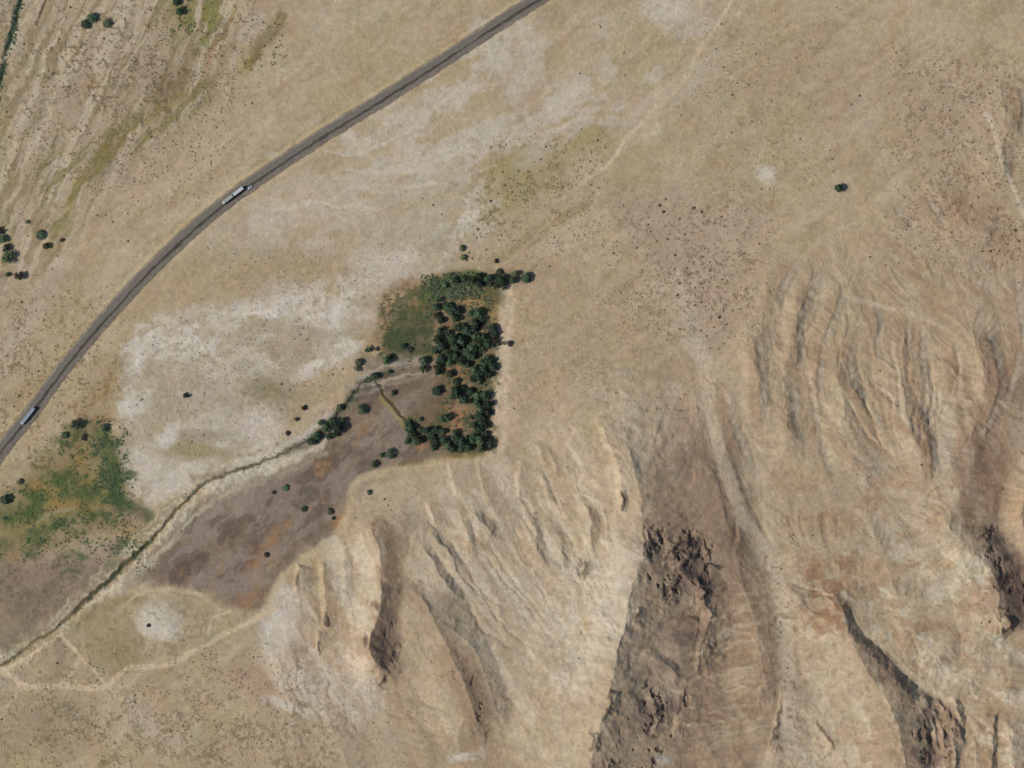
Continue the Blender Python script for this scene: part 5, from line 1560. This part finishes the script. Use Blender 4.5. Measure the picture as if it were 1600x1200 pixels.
# every counted shrub is named by the part of its field it stands in and its order there
PLACE = {"shrubs of the upper left plain": ("brown shrub", "plain beyond the road"), "shrubs by the left bend of the road": ("brown shrub", "strip left of the road"),
         "olive shrubs above the grove": ("olive shrub", "green slope above the grove"), "shrubs of the upper right plain": ("tiny brown shrub", "open plain at upper right"),
         "reddish shrubs at the right edge": ("reddish shrub", "rusty slope by the right edge"), "shrubs on the salt flat": ("grey brown shrub", "white salt flat"),
         "shrubs of the lower left slope": ("brown shrub", "slope around the dirt tracks"), "shrubs on the hill slopes": ("small shrub", "bare pale hills"),
         "shrubs of the pinkish gravel fan": ("shrub", "pinkish gravel fan")}
fields = {}
for q in PEND:
    fields.setdefault(q[5], []).append(q)
for g, L_ in fields.items():
    L_ = sorted(L_, key=lambda q: q[1])
    nr = 1 if len(L_) < 8 else 3 if len(L_) > 26 else 2
    for ri in range(nr):
        R_ = sorted(L_[ri * len(L_) // nr:(ri + 1) * len(L_) // nr], key=lambda q: q[0])
        nc_ = 3 if len(R_) > 9 else 2
        for ci in range(nc_):
            cell = R_[ci * len(R_) // nc_:(ci + 1) * len(R_) // nc_]
            rn = {1: [""], 2: ["upper ", "lower "], 3: ["upper ", "middle ", "lower "]}[nr][ri]
            cn = {2: ["left", "right"], 3: ["left", "centre", "right"]}[nc_][ci]
            for i, q in enumerate(cell):
                kd, pl_ = PLACE[g]
                if g.startswith("shrubs of the pinkish"):
                    kd = ("large dark " if q[4] == "dark" else "small brown ") + kd
                shrub(q[0], q[1], q[2], q[3], f"{kd}, {ORD[i]} from left, {rn}{cn} of the {pl_}", g)


# ground cover nobody could count, one object for each kind
def cover(name, zones, m_, hgt=.6, seed=1, flatk=1.0):
    r = np.random.default_rng(seed)
    cen, sz = [], []
    for (x0, y0, x1, y1, n, s0, s1) in zones:
        k2 = 0
        while k2 < n:
            u, v = r.uniform(x0, x1), r.uniform(y0, y1)
            i, j = int(np.searchsorted(gu, u)), int(np.searchsorted(gv, v))
            # thin towards the zone's edge, clumped by noise
            ex = min((u - x0) / (x1 - x0), (x1 - u) / (x1 - x0), (v - y0) / (y1 - y0), (y1 - v) / (y1 - y0)) * 5
            k2 += 1
            if N2[j, i] + r.uniform(-.12, .12) < .47 or r.uniform() > ex:
                continue
            s = r.uniform(s0, s1) ** 1.0
            x, y = W(u, v)
            z = gz(u, v)
            for _ in range(8):
                cen.append((x + r.normal() * s * .45, y + r.normal() * s * .45, z + abs(r.normal()) * s * hgt * .5))
                sz.append(s * .42)
    cen, sz = np.array(cen), np.array(sz)[:, None]
    o = obj(name, quads_mesh(name, cen, sz, r=r), m_)
    o["kind"] = "stuff"
    return o


o = cover("desert_scrub", [(-20, -20, 400, 340, 4200, .35, .95), (200, -20, 420, 200, 1400, .35, 1.0), (750, 200, 960, 420, 1500, .35, .9), (1050, 0, 1320, 330, 1300, .3, .7), (930, 300, 1230, 560, 1900, .3, .85),
                           (800, 420, 1120, 650, 1200, .3, .6), (1370, 80, 1620, 440, 3400, .3, .9), (-20, 430, 200, 760, 2000, .35, .9), (-20, 1000, 480, 1220, 3400, .3, .9), (400, 1000, 800, 1220, 1400, .3, .7),
                           (180, 460, 560, 720, 1200, .3, .8), (280, 360, 700, 480, 900, .3, .7), (-20, -20, 1620, 1220, 1200, .3, .6)], M_SHRUB[0], seed=3, hgt=.3)
o["label"] = "sparse low brown scrub over the desert floor"
o = cover("meadow_grass", [(85, 650, 205, 850, 900, .5, 1.3), (-20, 740, 220, 890, 1500, .5, 1.2), (140, 655, 205, 790, 700, .6, 1.5), (250, -20, 340, 60, 260, .5, 1.2), (380, 20, 450, 110, 160, .5, 1.1),
                           (180, 830, 250, 900, 200, .5, 1.1)], M_LEAF[1], seed=5)
o["label"] = "green marsh grass in the lower left meadow"
o = cover("reed_bed", [(590, 455, 690, 560, 600, .4, 1.0), (585, 450, 690, 560, 500, .4, 1.0), (655, 425, 760, 470, 1200, .6, 1.6), (680, 430, 778, 710, 2000, .5, 1.4)], leaf_mat("reed_leaves", (.075, .092, .050)), seed=6, hgt=1.2)
o["label"] = "olive green reeds around the spring grove"
o = cover("creek_rushes", [(p[0] - 6, p[1] - 6, p[0] + 6, p[1] + 6, 9 if p[0] < 470 else 40, .4, .9) for p in smoothpts(CREEK, 3)], M_LEAF[0], seed=8)
o["label"] = "dark rushes lining the creek channel"
o = cover("channel_rushes", [(p[0] - 6, p[1] - 10, p[0] + 6, p[1] + 10, 70, .6, 1.3) for p in smoothpts(LEFTCH, 3)], M_LEAF[0], seed=9)
o["label"] = "dark rushes in the narrow channel at the top left corner"
print("counts", n_sh, len(SINGLES), sum(len(x) for x in CLUMPS.values()))
